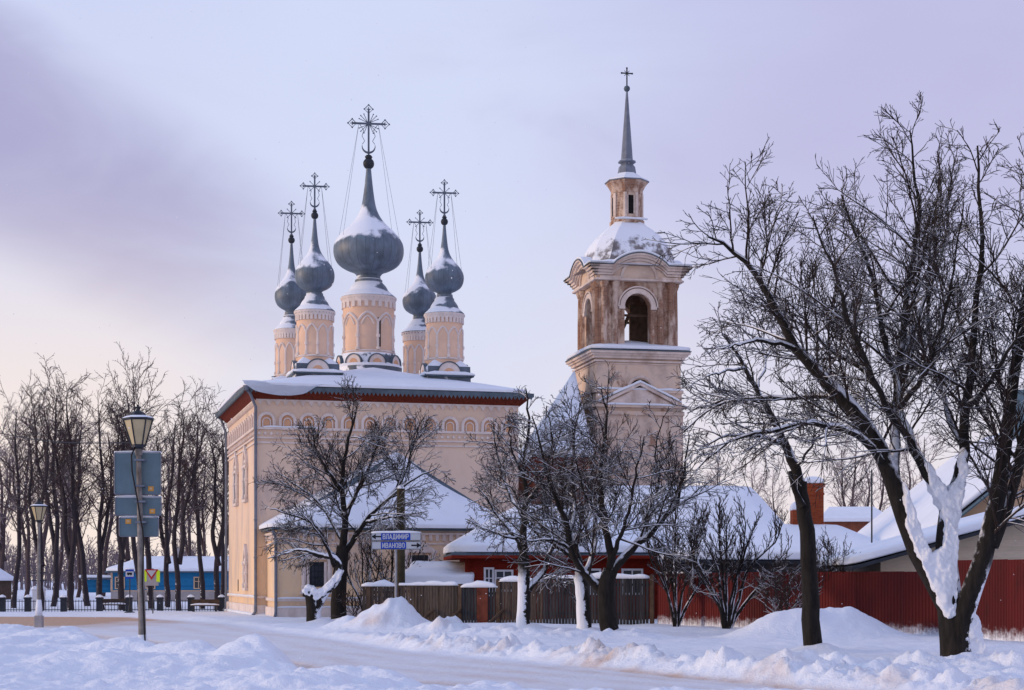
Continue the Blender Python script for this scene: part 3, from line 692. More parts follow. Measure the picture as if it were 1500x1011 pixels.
t6b = [L([(460,922),(459,895),(455,872),(446,866)], D6b, .36, .22, 70, .0, 10),
       L([(462,893),(474,870),(492,850),(497,828),(485,815)], D6b, .24, .12, 71, 0, 12),
       L([(488,818),(465,812),(440,806),(415,812),(392,818)], D6b, .10, .02, 72),
       L([(490,830),(478,800,-.5),(462,775,-.8),(440,750,-1)], D6b, .09, .018, 73)]
make_tree('leaning_tree', 'short leaning tree with thick snow-capped sawn stub before the church', 'tree', base_at(460, D6b), t6b, rs(106),
          rmin=.0105, dens=2.4, l1=.55, l1max=1.9, up=.02, lev=(5, 4, 2), bark='bark_right', skip=(0, 1))
root = bpy.data.objects['leaning_tree']
fork_snow([(443,865),(455,858),(466,864),(478,857),(489,845),(497,832),(502,836),(497,848),(486,861),(474,873),(464,880),(454,873)], D6b-.04, .40, root, 4)

# shrubs: many stems fanning up from one base
def shrub(label, px, D, stems, rng, rmin=.011, name='bare_shrub', r0=.05, bark='bark_right', twig='twig', per=5, lev=(5, 4, 0), l1=.5, up=.14, group=None, snow=True, cat='shrub', curl=.14, t0=.25):
    ls = [L([(px+dx0*.15, base_row(px, D)+3), (px+dx0, y0)]+[(p[0], p[1], (i+1)*dd) for i, p in enumerate(rest)], D, r0*rng.uniform(.7, 1.1), rmin*1.3, 900+int(rng.integers(1e5)), .015, 12)
          for dx0, y0, rest, dd in stems]
    return make_tree(name, label, cat, base_at(px, D), ls, rng, rmin=rmin, dens=per, l1=l1, l1max=.9, up=up, lev=lev, ang=.6, bark=bark, twig=twig, snow=snow, t0=t0, fine=bool(lev[2]), group=group, curl=curl)
def base_row(px, D): return HZ+(EYE-gz(xof(px, D), D))*F/D
def fan(px, D, top, half, n, rng, split=.45):
    st = []; by = base_row(px, D)
    for i in range(n):
        u = -1+2*(i+.5)/n+rng.normal(0, .16); h = (by-top)*(1-.22*abs(u)**1.6)*rng.uniform(.72, 1.02); x = half*u
        st.append((x*.22, by-h*.25, [(px+x*rng.uniform(.35, .8), by-h*rng.uniform(.5, .62)), (px+x*rng.uniform(.7, 1.05), by-h*.80), (px+x*rng.uniform(.8, 1.2), by-h)], rng.normal(0, .45)))
    return st
g = rs(201)
shrub('dense lilac shrub with upright grey stems at the joint of plank and red fences', 990, 66, fan(990, 66, 716, 74, 9, g), g, rmin=.0085, r0=.085, per=3.6, lev=(7, 5, 0), l1=.45, up=.22)
g = rs(202)
shrub('lilac shrub with thick V-shaped snowy stems before the red sheet fence', 1064, 61.5, fan(1064, 61.5, 722, 90, 9, g), g, rmin=.0085, r0=.095, per=3.6, lev=(7, 5, 0), l1=.45, up=.22)
g = rs(203)
shrub('low reddish brown bush half buried in the snow bank before the red fence', 1152, 57, fan(1152, 57, 822, 42, 16, g), g, rmin=.007, r0=.022, bark='twig_shrub', twig='twig_shrub', per=3, lev=(3, 3, 0))
g = rs(204)
shrub('thin brown bush whose tips rise over the red fence before the snowy roof', 1215, 60, fan(1215, 60, 788, 34, 12, g), g, rmin=.007, r0=.022, bark='twig_shrub', twig='twig_shrub', per=3, lev=(3, 3, 0))
g = rs(205)
shrub('leafless bush of dark upright stems behind the road direction sign', 570, 79, fan(570, 79, 770, 60, 13, g), g, rmin=.010, r0=.055, per=2., lev=(4, 3, 0))
g = rs(206)
shrub('tall thin saplings growing against the church wall left of the plank fence', 535, 78, fan(535, 78, 775, 36, 7, g), g, rmin=.010, r0=.075, per=1.6, lev=(4, 3, 0))
g = rs(207)
shrub('sparse thin bush of dry twigs at the foot of the church tree', 520, 74, fan(520, 74, 872, 22, 8, g), g, rmin=.010, r0=.015, bark='twig_shrub', twig='twig_shrub', per=4, lev=(3, 2, 0), snow=False)

# tall park trees at the left
def park_mesh(seed, h, fork, rmin, dens, bark_n, lean):
    rng = rs(seed); limbs = []
    def axis(x0, z0, x1, h_, r0, y1=0.):
        n = 16; t = np.linspace(0, 1, n); P = np.stack([x0+(x1-x0)*t**.8+.20*np.sin(t*6+seed)-.20*np.sin(seed)+.07*np.sin(t*17+seed*2), y1*t+.15*np.cos(t*6+seed), z0+(h_-z0)*t], 1)
        P[0] = (x0, 0, z0); return P, r0*(1-t)**.75+rmin*1.3
    limbs.append(axis(0, 0, lean, h, .185))
    if fork: limbs.append(axis(lean*.25, h*.24, lean*.3+fork, h*.93, .15, rng.normal(0, .5)))
    sets = [(P[None], Rr[None], 8) for P, Rr in limbs]; ps, rr = [], []
    for P, Rr in limbs:
        p, r = spawn(P[None], Rr[None], rng, int(h*dens/(len(limbs)**.5)), .34, 1., .80, .33, .8, 3.5, 10, .11, .10, .40, rmin*1.2, .5); ps.append(p); rr.append(r)
    p1 = np.concatenate(ps); r1 = np.concatenate(rr)
    p2, r2 = spawn(p1, r1, rng, 6, .12, 1., .72, .44, .35, 1.7, 6, .05, .13, .6, rmin, .45)
    p3, r3 = spawn(p2, r2, rng, 5, .1, 1., .68, .5, .2, .9, 4, .02, .16, .7, rmin*.8, .4)
    a = tubes(sets); b = tubes([(p1, r1, 5), (p2, r2, 3), (p3, r3, 3)])
    return a, b
protos = []
for i, (h, fk, ln) in enumerate([(13.8, 0, .3), (12.6, 1.1, -.5), (14.2, -1.2, .4), (11.8, 0, -.4), (13.0, 1.4, .2), (12.2, -.9, .5)]):
    a, b = park_mesh(300+i, h, fk, .0125, 2.2, 'bark_far', ln)
    ta = np_mesh('trunk', *a, 'bark_far'); tb = np_mesh('crown', *b, 'twig_far')
    protos.append((h, ta.data, tb.data)); bpy.data.objects.remove(ta); bpy.data.objects.remove(tb)
haze_data = []
for h, a, b in protos[:4]:
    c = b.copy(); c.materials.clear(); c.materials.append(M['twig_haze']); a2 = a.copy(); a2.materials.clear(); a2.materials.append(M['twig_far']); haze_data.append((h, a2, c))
def park_tree(px, D, top, pr, label, group, flip=1, rz=0., name='park_tree'):
    h, a, b = pr; x = xof(px, D); H = zof(top, D)
    r = thing(name, label, 'tree', (x, D, gz(x, D)-.05 if D < 120 else -.05), rz, group); s = H/h; r.scale = (s*flip, s, s)
    for nm, me in (('trunk', a), ('crown', b)):
        o = bpy.data.objects.new(nm, me); C.objects.link(o); o.parent = r
    return r
GP = 'tall bare trees in the park behind the iron fence'
row = [(20, 112, 588, 0, 'first tall bare park tree from the left edge, behind the iron fence'),
       (60, 104, 600, 1, 'tall forked park tree directly behind the smaller lantern lamp post'),
       (78, 120, 552, 2, 'tallest far-left park tree whose tip stands just right of the smaller lantern'),
       (104, 106, 560, 4, 'tall bare park tree midway between the smaller lamp post and the bus stop sign'),
       (128, 122, 600, 3, 'slender park tree rising at the left gable end of the blue house'),
       (150, 108, 575, 2, 'forked park tree standing just left of the bus stop sign'),
       (178, 106, 565, 5, 'thick dark park tree right behind the bus stop sign'),
       (205, 121, 552, 0, 'park tree whose tip rises straight above the large street lantern'),
       (222, 112, 590, 3, 'thin park tree behind the yield sign'),
       (245, 116, 600, 1, 'park tree just right of the grey sign backs on the large lamp'),
       (262, 104, 588, 4, 'thick dark park tree before the blue house, right of the yield sign'),
       (296, 110, 592, 0, 'park tree before the right window of the blue house'),
       (318, 106, 602, 5, 'forked park tree nearest the left wall of the church'),
       (330, 118, 620, 2, 'park tree partly hidden by the church corner')]
for i, (px, D, top, pi, lab) in enumerate(row):
    park_tree(px, D, top+16, protos[pi], lab, GP, -1 if i % 2 else 1, (i*37 % 11-5)*.12)
rg = rs(55)
for i in range(16):
    px = -10+i*22+rg.normal(0, 5)
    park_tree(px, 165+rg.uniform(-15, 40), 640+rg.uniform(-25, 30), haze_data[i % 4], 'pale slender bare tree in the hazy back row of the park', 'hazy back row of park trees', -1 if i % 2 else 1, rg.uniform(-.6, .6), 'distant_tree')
for px, D, top, lab in ((1050, 150, 672, 'pale bare tree beyond the long snowy roof, left of the brick chimney'),
                        (1095, 160, 690, 'low pale bare tree over the right end of the long snowy roof'),
                        (1128, 150, 700, 'squat pale bare tree just left of the brick chimney'),
                        (1250, 140, 640, 'tall pale bare tree beyond the roofs right of the brick chimney'),
                        (1285, 150, 660, 'pale bare tree behind the thin iron mast'),
                        (1345, 160, 640, 'pale bare tree seen through the fork of the largest tree'),
                        (1490, 150, 640, 'pale bare tree at the far right edge behind the cream house')):
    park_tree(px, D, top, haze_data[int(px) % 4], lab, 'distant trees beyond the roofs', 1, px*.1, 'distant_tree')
# far wood closing the horizon: nobody could count it
fw = []
rg = rs(77)
xs = rg.uniform(-170, 170, 1500); Ps = []
for x in xs:
    D = rg.uniform(300, 420); h = rg.uniform(5, 10); n = 6; t = np.linspace(0, 1, n)
    Ps.append(np.stack([x+t*rg.normal(0, .8), np.full(n, D), t*h-.2], 1))
Ps = np.stack(Ps); Rs_ = np.repeat((.16*(1-np.linspace(0, 1, 6))+.03)[None], len(Ps), 0)
p1, r1 = spawn(Ps, Rs_, rg, 12, .1, 1., .7, .3, .8, 2.6, 4, .2, .1, .6, .05, .5)
p2, r2 = spawn(p1, r1, rg, 4, .1, 1., .7, .5, .5, 1.5, 3, .1, .1, .6, .05, .5)
V, Q = tubes([(Ps, Rs_, 4), (p1, r1, 3), (p2, r2, 3)])
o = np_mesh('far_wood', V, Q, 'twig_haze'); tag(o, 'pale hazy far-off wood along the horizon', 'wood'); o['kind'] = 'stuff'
# ------------------------------------------------------------------ the church
M['base_tin'] = dome_mat('drum_base_tin', (.075, .10, .135), .15, .35, -.35, 0, 2.2)
TH = R(15); CX0, CY0 = xof(375, 86), 86.
church = thing('church', 'peach five-domed church with white mouldings, onion domes and a snowy hip roof', 'church', (CX0, CY0, 0), TH)
def loc2(px, D, th=TH, ox=CX0, oy=CY0):     # world column and distance -> the church's own x, y
    dx, dy = xof(px, D)-ox, D-oy; return dx*math.cos(th)+dy*math.sin(th), -dx*math.sin(th)+dy*math.cos(th)
CW, CD, CH = 13.7, 14., 11.0
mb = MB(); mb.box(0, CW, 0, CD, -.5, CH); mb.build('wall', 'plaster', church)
mb = MB()
for a in ((-.14, CW+.14, -.14, CD+.14, -.5, .62), (-.10, CW+.10, -.10, CD+.10, .95, 1.06)): mb.box(*a)
mb.prism_z([(-.22, -.22), (CW+.22, -.22), (CW+.22, CD+.22), (-.22, CD+.22)], -.5, .12)
mb.build('base_course', 'trim', church, bevel=.02)
for pts, w__, h__ in (([(-.18, -.20, .12), (.9, -.20, .12)], .2, .1), ([(-.18, -.2, .12), (-.18, CD, .12)], .2, .1), ([(-.05, -.12, 1.06), (-.05, CD, 1.06)], .14, .05), ([(.3, -.09, 9.61), (3.2, -.09, 9.61)], .12, .06)):
    mb = MB(); mb.ridge(pts, w__, h__, 4); mb.build('ledge_snow', 'snow', church, True)
# frieze of blind arches under the eaves, on the front and on the left side
def frieze(mb, lst, length, n, T):
    sp = length/n
    for z0, z1, p in ((9.48, 9.60, .12), (9.02, 9.10, .10), (8.78, 8.86, .07)): mb.box(.0, length, -p, .05, z0, z1)
    for i in range(n):
        c = sp*(i+.5); mb.arch_ring(c, 9.92, .30, .45, -.11, .05, .32); mb.arch_ring(c, 9.86, .17, .225, -.07, .05, .26); mbn = MB(); mbn.T = T; lst.append(mbn); mbn.arch_fill(c, 9.86, .165, -.02, .05, .26)
        mbn.arch_fill(c, 9.92, .295, -.008, .05, .32)
    m = int(length/.30)
    for i in range(m):
        c = length*(i+.5)/m; mb.prism([(c-.085, 9.28), (c, 9.185), (c+.085, 9.28), (c, 9.375)], -.09, .05)
    m = int(length/.42)
    for i in range(m):
        c = length*(i+.5)/m; mb.prism([(c-.16, 10.94), (c, 10.68), (c+.16, 10.94)], -.08, .05)
    mb.box(0, length, -.10, .05, 10.92, 11.)
mb, mbn = MB(), []; frieze(mb, mbn, CW, 13, Matrix.Identity(4))
T2 = Matrix.Translation((0, CD, 0)) @ Matrix.Rotation(R(-90), 4, 'Z')
mb.T = T2; frieze(mb, mbn, CD, 13, T2)
af = mb.build('arch_frieze', 'trim', church)
for q in mbn: q.build('niche', 'niche', af)
# red-brown coved soffit under the eaves, tin edge with a toothed valance
OV, ZE = .62, 11.46
mb = MB(); a = [(-.02, -.02), (CW+.02, -.02), (CW+.02, CD+.02), (-.02, CD+.02)]; b_ = [(-OV, -OV), (CW+OV, -OV), (CW+OV, CD+OV), (-OV, CD+OV)]
mb.prism_z(a, CH-.06, ZE, b_); mb.build('soffit', 'soffit', church)
mb = MB(); o_ = OV+.05
for (x0, x1, y0, y1) in ((-o_, CW+o_, -o_, -OV+.03), (-o_, CW+o_, CD+OV-.03, CD+o_), (-o_, -OV+.03, -OV+.03, CD+OV-.03), (CW+OV-.03, CW+o_, -OV+.03, CD+OV-.03)): mb.box(x0, x1, y0, y1, ZE-.05, ZE+.14)
n = 70
for i in range(n):
    c = -OV+(CW+2*OV)*(i+.5)/n; mb.prism([(c-.10, ZE-.05), (c, ZE-.22), (c+.10, ZE-.05)], -o_-.004, -o_+.02)
mb.T = Matrix.Translation((0, CD, 0)) @ Matrix.Rotation(R(-90), 4, 'Z')
for i in range(n):
    c = -OV+(CD+2*OV)*(i+.5)/n; mb.prism([(c-.10, ZE-.05), (c, ZE-.22), (c+.10, ZE-.05)], -o_-.004, -o_+.02)
mb.build('eave_edge', 'tin', church)
v, f = hip(-OV, CW+OV, -OV, CD+OV, ZE+.06, 5.2, 8.5, CD/2, 13.2); v[4] = (CW/2, 5.0, 13.2); v[5] = (CW/2, 9.0, 13.2)
f = [(0, 1, 4), (1, 2, 5, 4), (2, 3, 5), (3, 0, 4, 5)]
rf = roof_shell('roof', v, f, .08, 'tin', church)
roof_shell('roof_snow', v, f, .20, 'roof_snow', rf, .085, 10, .16, 5)
# sheet of snow sliding over the front eave near the corner
bm = bmesh.new(); rows_ = []
for j in range(12):
    row_ = []
    for i in range(34):
        u = i/33; x = -.72+4.1*u; t = j/11
        e = min(1, 6*(u+.05))*(1-sstep(.72, 1., np.array(u)).item())
        drop = (.22+.52*math.sin(min(1, u*1.02)*math.pi)**.8)*e+.02
        y = .45-1.22*t-.12*e*(t > .5); z = ZE+.30+.42*(1-t)*.55-(max(0, t-.78)/.22)**2*drop+.03*mnoise.noise(Vector((x*2, y*2, 1)))
        row_.append(bm.verts.new((x, y, z)))
    rows_.append(row_)
for a, b in zip(rows_[:-1], rows_[1:]):
    for i in range(33): bm.faces.new((a[i], a[i+1], b[i+1], b[i]))
bmesh.ops.solidify(bm, geom=bm.faces[:], thickness=.14); bmesh.ops.recalc_face_normals(bm, faces=bm.faces)
me = bpy.data.meshes.new('sliding_snow'); bm.to_mesh(me); bm.free(); me.materials.append(M['roof_snow']); me.polygons.foreach_set('use_smooth', [True]*len(me.polygons))
o = bpy.data.objects.new('sliding_snow', me); C.objects.link(o); o.parent = rf; s = o.modifiers.new('soften', 'SMOOTH'); s.iterations = 4
# downpipes
def pipe(x, y, z0, z1, ex, ey, zt):
    mb = MB(); mb.tube([(ex, ey, zt), (ex*.6+x*.4, ey*.6+y*.4, zt-.18), (x, y, z1), (x, y, z0+.2), (x+(ex-x)*.3, y+(ey-y)*.35, z0)], .075, 8)
    for z in np.arange(z0+1, z1, 1.9): mb.tube([(x, y, z-.03), (x, y, z+.03)], .10, 8)
    mb.lathe([(.09, 0), (.17, .18), (.17, .24)], 8, (ex, ey, zt-.06)); return mb.build('downpipe', 'tin_light', church, True, auto=40)
pipe(-.04, -.17, .1, 10.6, -.55, -.6, 11.42); pipe(-.15, CD-.05, .1, 10.4, -.6, CD+.4, 11.42)
# windows of the left side
def window(mbt, mbd, c, z0, z1, hw, arch=True, cols=True):
    sp = z1-hw
    mbd.arch_fill(c, sp, hw, -.02, .05, sp-z0); mbt.arch_ring(c, sp, hw, hw+.14, -.13, .05, sp-z0)
    if cols:
        for s in (-1, 1):
            x = c+s*(hw+.30)
            mbt.lathe([(.10, z0-.1), (.13, z0+.1), (.08, z0+.2), (.10, (z0+z1)/2-.08), (.14, (z0+z1)/2), (.10, (z0+z1)/2+.08), (.08, sp), (.14, sp+.1), (.14, sp+.25)], 8, (x, -.08, 0))
    mbt.box(c-hw-.48, c+hw+.48, -.18, .05, z0-.22, z0-.08)
    mbt.arch_ring(c, sp+.25, hw+.18, hw+.40, -.15, .05, 0, 14, .35)
    mbt.box(c-hw-.46, c+hw+.46, -.16, .05, sp+.14, sp+.25)
for c, z0, z1, hw in ((4.4, 6.2, 8.1, .42), (9.2, 6.2, 8.1, .42), (4.3, 1.55, 2.9, .28)):
    a, b = MB(), MB(); cc = CD-c; a.T = T2; b.T = T2; window(a, b, cc, z0, z1, hw)
    fr = a.build('window', 'trim', church); b.build('pane', 'glass' if hw > .3 else 'niche', fr)
mb = MB(); mb.T = T2; mb.box(CD-8.8, CD-8.45, -.012, .05, 1.25, 1.9); mb.build('vent_slot', 'dark', church)
# the apse
AX0, AX1, AY = .55, 12.2, -4.1; pl = [(AX0, .0), (AX0, AY+.25), (AX0+.25, AY), (AX1-.25, AY), (AX1, AY+.25), (AX1, 0)]
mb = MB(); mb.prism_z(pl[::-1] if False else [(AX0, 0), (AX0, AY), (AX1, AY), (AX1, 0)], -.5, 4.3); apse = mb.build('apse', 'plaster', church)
mb = MB()
for z0, z1, p in ((-.5, .55, .12), (.85, 1.0, .10), (3.62, 3.70, .06), (4.10, 4.2, .14)):
    mb.box(AX0-p, AX1+p, AY-p, -.005, z0, z1)
for i in range(34):
    x = AX0+.2+i*.345; mb.box(x, x+.17, AY-.10, AY+.02, 3.80, 4.10)
for i in range(11):
    y = AY+.1+i*.37; mb.box(AX0-.10, AX0+.02, y, y+.18, 3.80, 4.10)
mb.build('apse_moulding', 'trim', apse)
for z__ in (.56, 1.0):
    mb = MB(); mb.ridge([(AX0, AY-.08, z__), (AX1, AY-.08, z__)], .14, .06, 9); mb.build('ledge_snow', 'snow', apse, True)
for c, w_, z0, z1 in ((2.45, .36, 1.55, 2.75), (7.55, .42, 2.2, 3.1)):
    a, b, g_ = MB(), MB(), MB(); T3 = Matrix.Translation((0, AY, 0)); a.T = T3; b.T = T3; g_.T = T3
    b.box(c-w_, c+w_, -.02, .05, z0, z1)
    for s in (-1, 1):
        a.lathe([(.11, z0-.25), (.14, z0), (.09, z0+.1), (.13, (z0+z1)/2), (.09, z1-.1), (.14, z1+.15), (.14, z1+.25)], 8, (c+s*(w_+.27), -.07, 0)); a.box(c+s*(w_+.06)-.06, c+s*(w_+.06)+.06, -.11, .05, z0, z1)
    a.box(c-w_-.45, c+w_+.45, -.18, .05, z0-.35, z0-.2); a.box(c-w_-.45, c+w_+.45, -.16, .05, z1+.12, z1+.24); a.prism([(c-w_-.4, z1+.24), (c+w_+.4, z1+.24), (c, z1+.75)], -.12, .05)
    for i in range(4):
        x = c-w_+(i+.5)*w_/2; g_.tube([(x, -.05, z0), (x, -.05, z1)], .018, 4)
    for i in range(4):
        z = z0+(i+.5)*(z1-z0)/4; g_.tube([(c-w_, -.05, z), (c+w_, -.05, z)], .018, 4)
    fr = a.build('window', 'trim', apse); b.build('pane', 'glass', fr); g_.build('grille', 'iron', fr)
v = [(AX0-.3, AY-.35, 4.3), (AX1+.35, AY-.35, 4.3), (AX1+.35, -.01, 4.3), (AX0-.3, -.01, 4.3), (7.2, -.01, 8.35), (5.9, -1.9, 6.65), (8.3, -1.9, 6.65)]
f = [(0, 1, 6, 5), (5, 6, 4), (1, 2, 4, 6), (0, 5, 4, 3)]
ar = roof_shell('apse_roof', v, f, .08, 'tin', church); roof_shell('apse_roof_snow', v, f, .22, 'roof_snow', ar, .085, 7, .12, 2, grow=.16)
mb = MB(); mb.tube([(AX0-.25, AY-.3, 4.25), (AX0-.1, AY-.15, 3.95), (AX0-.08, AY-.10, 3.7), (AX0-.08, AY-.10, .3), (AX0-.15, AY-.3, .1)], .075, 8); mb.build('downpipe', 'tin_light', church, True, auto=40)

# drums and onion domes
def cross_mb(H, Wd, r, ornate):
    mb = MB(); zc = H*.70; b = r
    mb.box(-b, b, -b*.7, b*.7, 0, H); mb.box(-Wd/2, -b, -b*.7, b*.7, zc-b, zc+b); mb.box(b, Wd/2, -b*.7, b*.7, zc-b, zc+b)
    q = Wd*.13
    for cx, cz in ((-Wd/2, zc), (Wd/2, zc), (0, H)):      # trefoil diamonds at the ends
        d = [(cx, 0, cz-q), (cx+q, 0, cz), (cx, 0, cz+q), (cx-q, 0, cz)]; mb.tube(d, r*.62, 5, closed=True); mb.tube([(cx-q*.5, 0, cz), (cx+q*.5, 0, cz)], r*.5, 4); mb.tube([(cx, 0, cz-q*.5), (cx, 0, cz+q*.5)], r*.5, 4)
        for p in d: ball(mb, p, r*.95, 6)
    for sx in (-1, 1):
        for sz in (-1, 1):
            for a in ((.30, .30), (.18, .36), (.36, .18)) if ornate else ((.26, .26),):
                p = (sx*a[0]*Wd*.8, 0, zc+sz*a[1]*Wd*.8); mb.tube([(sx*r, 0, zc+sz*r), p], r*.35, 4); ball(mb, p, r*.75, 6)
    n = 12; rc = Wd*.20                                      # crescent at the foot
    mb.tube([(rc*math.sin(a), 0, H*.10+rc*(1-math.cos(a))) for a in np.linspace(-1.75, 1.75, n)], [r*(.25+.95*math.sin(math.pi*i/(n-1))) for i in range(n)], 6)
    for s in (-1, 1):                                        # scroll work and chains beside the shaft
        mb.tube([(s*rc*.95, 0, H*.14+rc), (s*rc*.6, 0, H*.34), (s*rc*1.0, 0, H*.44), (s*rc*.75, 0, H*.56), (s*Wd*.27, 0, zc-r)], r*.33, 4)
    mb.lathe([(r*1.9, -r*1.), (r*1.9, r*1.2), (r*1.2, r*2.4)], 8); return mb
ONION = [(0, .33), (.03, .42), (.055, .62), (.09, .81), (.13, .92), (.18, .985), (.235, 1.0), (.29, .965), (.34, .87), (.40, .705), (.45, .53), (.5, .39), (.55, .29), (.61, .215), (.68, .17), (.77, .13), (.87, .095), (.97, .065), (1.0, .06)]
def dome(label, px, D, ws, yb0, yb1, ycap, wcap, ycap2, wneck, yneck, won, yball, rball, ycr0, ycr1, wcross, narch, central=False):
    x, y = loc2(px, D); mm = D/F; r = ws*mm/2; zb0, zb1, zc, zc2, zn = (zof(q, D) for q in (yb0, yb1, ycap, ycap2, yneck))
    L0 = (x, y, 0)
    mb = MB(); mb.lathe([(r*1.02, zb0-1.2), (r*1.02, zb1), (r, zb1+.1), (r, zc-.02)], 48); drum = mb.build('drum', 'plaster_warm', church, True, loc=L0, auto=40); 
    if label: drum['label'] = label
    hs = zc-zb1; mb = MB()                                    # white blind arcade
    for i in range(narch):
        a = 2*math.pi*(i+.5)/narch-math.pi/2+(.18 if central else 0); hw = math.pi/narch
        P = lambda s, z, o=0.0: ((r+o)*math.cos(a+s*hw), (r+o)*math.sin(a+s*hw), z)
        z0, z1, z2 = zb1+.12, zb1+hs*.53, zb1+hs*.69
        tr = .062 if not central else .085
        mb.tube([P(1, z0), P(1, z1)], tr, 6); mb.tube([P(1, z0, .02), P(1, z0+.16, .02)], tr*1.5, 6); mb.tube([P(1, (z0+z1)/2-.08, .02), P(1, (z0+z1)/2+.08, .02)], tr*1.45, 6)
        mb.tube([P(-1+2*t, z1+(z2-z1)*(1-abs(2*t-1)**1.7), .01) for t in np.linspace(0, 1, 11)], tr*.9, 6)
        if central: mb.tube([P(.62*(-1+2*t), z1-.15+(z2-z1)*.9*(1-abs(2*t-1)**1.9), .0) for t in np.linspace(0, 1, 11)], tr*.6, 6)
    zt = zb1+hs*.80
    mb.lathe([(r+.005, zt+.20*hs*.4), (r+.06, zt+.09*hs), (r+.09, zc-.16), (r+.14, zc-.10), (r+.14, zc-.02)], 48, cap=False)
    m = narch*3
    for i in range(m):
        a = 2*math.pi*i/m; mb.T = Matrix.Rotation(a, 4, 'Z'); mb.box(r-.05, r+.075, -r*.072, r*.072, zt-.02, zt+.11*hs); mb.T = Matrix.Identity(4)
    mb.lathe([(r+.03, zb1+.02), (r+.08, zb1+.06), (r+.03, zb1+.13)], 48, cap=False)
    mb.build('blind_arcade', 'trim', drum, True, auto=40)
    if central:
        for i in (0,):
            a = -math.pi/2+.18+math.pi/narch; a = math.atan2(-math.cos(.02), math.sin(.02))+.22
            mb = MB(); mb.T = Matrix.Rotation(a, 4, 'Z'); mb.box(r-.2, r+.012, -.09, .09, zb1+.30, zb1+hs*.60); mb.build('slit_window', 'dark', drum)
            mb = MB(); mb.T = Matrix.Rotation(a, 4, 'Z')
            for z in np.linspace(zb1+.5, zb1+hs*.55, 4): mb.box(r, r+.03, -.09, .09, z-.02, z+.02)
            mb.build('window_bars', 'iron', drum)
    # base of the drum with round-headed gables
    hb = zb1-zb0
    if central:
        mb = MB(); mb.lathe([(r*1.30, zb0-.6), (r*1.30, zb0+.02), (r*1.16, zb0+.2), (r*1.15, zb1-.25), (r*1.07, zb1-.02), (r*1.0, zb1)], 40); dbase = mb.build('drum_base', 'base_tin', drum, True, auto=40)
        a_, b_, c_ = MB(), MB(), MB()
        for i in range(8):
            an = 2*math.pi*i/8+.1; T = Matrix.Rotation(an, 4, 'Z') @ Matrix.Translation((0, -r*1.17, 0)); a_.T = b_.T = c_.T = T
            a_.arch_fill(0, zb0+.14, .46, -.05, .3); b_.arch_ring(0, zb0+.14, .46, .52, -.09, .2); c_.arch_fill(0, zb0+.14, .24, -.07, .2)
        a_.build('gable_face', 'trim', dbase); b_.build('gable_edge', 'tin', dbase); c_.build('gable_inset', 'niche', dbase)
        mb = MB(); mb.lathe([(r*1.31, zb0-.02), (r*1.29, zb0+.10), (r*1.2, zb0+.17)], 40, cap=False); mb.build('ledge_snow', 'snow', dbase, True)
    else:
        e = r*1.22; mb = MB(); mb.prism_z([(-e*1.0, -e), (e, -e), (e, e), (-e, e)], zb0-.8, zb0+hb*.55, [(-e*.97, -e*.97), (e*.97, -e*.97), (e*.97, e*.97), (-e*.97, e*.97)]); dbase = mb.build('drum_base', 'base_tin', drum)
        a_, b_, c_, d_ = MB(), MB(), MB(), MB()
        for i in range(4):
            T = Matrix.Rotation(i*math.pi/2, 4, 'Z') @ Matrix.Translation((0, -e*.97, 0)); a_.T = b_.T = c_.T = d_.T = T; q = hb*.72
            a_.arch_fill(0, zb0+.06, q, -.04, .3); b_.arch_ring(0, zb0+.06, q, q+.06, -.07, .12); c_.arch_fill(0, zb0+.06, q*.5, -.055, .2); d_.box(-e*1.12, e*1.12, -.16, .02, zb0-.10, zb0+.02)
        a_.build('gable_face', 'trim', dbase); b_.build('gable_edge', 'tin', dbase); c_.build('gable_inset', 'niche', dbase); d_.build('base_edge', 'tin', dbase)
        mb = MB(); mb.prism_z([(-e*.98, -e*.98), (e*.98, -e*.98), (e*.98, e*.98), (-e*.98, e*.98)], zb0+hb*.50, zb1+.03, [(-r*.74, -r*.74), (r*.74, -r*.74), (r*.74, r*.74), (-r*.74, r*.74)]); o = mb.build('base_snow', 'snow', dbase, bevel=.08)
        mb = MB(); [mb.ridge([(x0, y0, zb0+.02), (x1, y1, zb0+.02)], .30, .16, px+i) for i, (x0, y0, x1, y1) in enumerate(((-e*1.1, -e*1.06, e*1.1, -e*1.06), (-e*1.06, -e*1.1, -e*1.06, e*1.1), (e*1.06, -e*1.1, e*1.06, e*1.1)))]; mb.build('ledge_snow', 'snow', dbase, True)
    # flared cap with toothed edge
    rc = wcap*mm/2; rn = wneck*mm/2; h = zc2-zc
    mb = MB(); mb.lathe([(rc*.96, zc-.05), (rc, zc), (rc*.97, zc+.06), (rc*.80, zc+h*.28), (rc*.70, zc+h*.42), (rc*.69, zc+h*.48), (rc*.62, zc+h*.66), (rc*.50, zc+h*.86), (rn*1.18, zc2), (rn*1.05, zc2+.06), (rn, zn)], 40); cap = mb.build('drum_cap', 'drum_cap', drum, True, auto=35)
    mb = MB(); m = 44 if central else 34
    for i in range(m):
        mb.T = Matrix.Rotation(2*math.pi*i/m, 4, 'Z'); q = math.pi*rc/m; mb.add([(rc, -q, zc), (rc, q, zc), (rc-.01, 0, zc-.16), (rc-.03, -q, zc), (rc-.03, q, zc), (rc-.04, 0, zc-.16)], [(0, 1, 2), (4, 3, 5), (0, 2, 5, 3), (1, 4, 5, 2)])
    mb.build('toothed_edge', 'tin', cap)
    # onion
    zB = zof(yball, D); ro = won*mm/2; hh = zB-zn
    P = catmull([(0, zn+t*hh, ro*q) for t, q in ONION], 60)
    mb = MB(); mb.lathe([(p[2], p[1]) for p in P], 48); on = mb.build('onion_dome', 'onion', church, True, loc=L0)
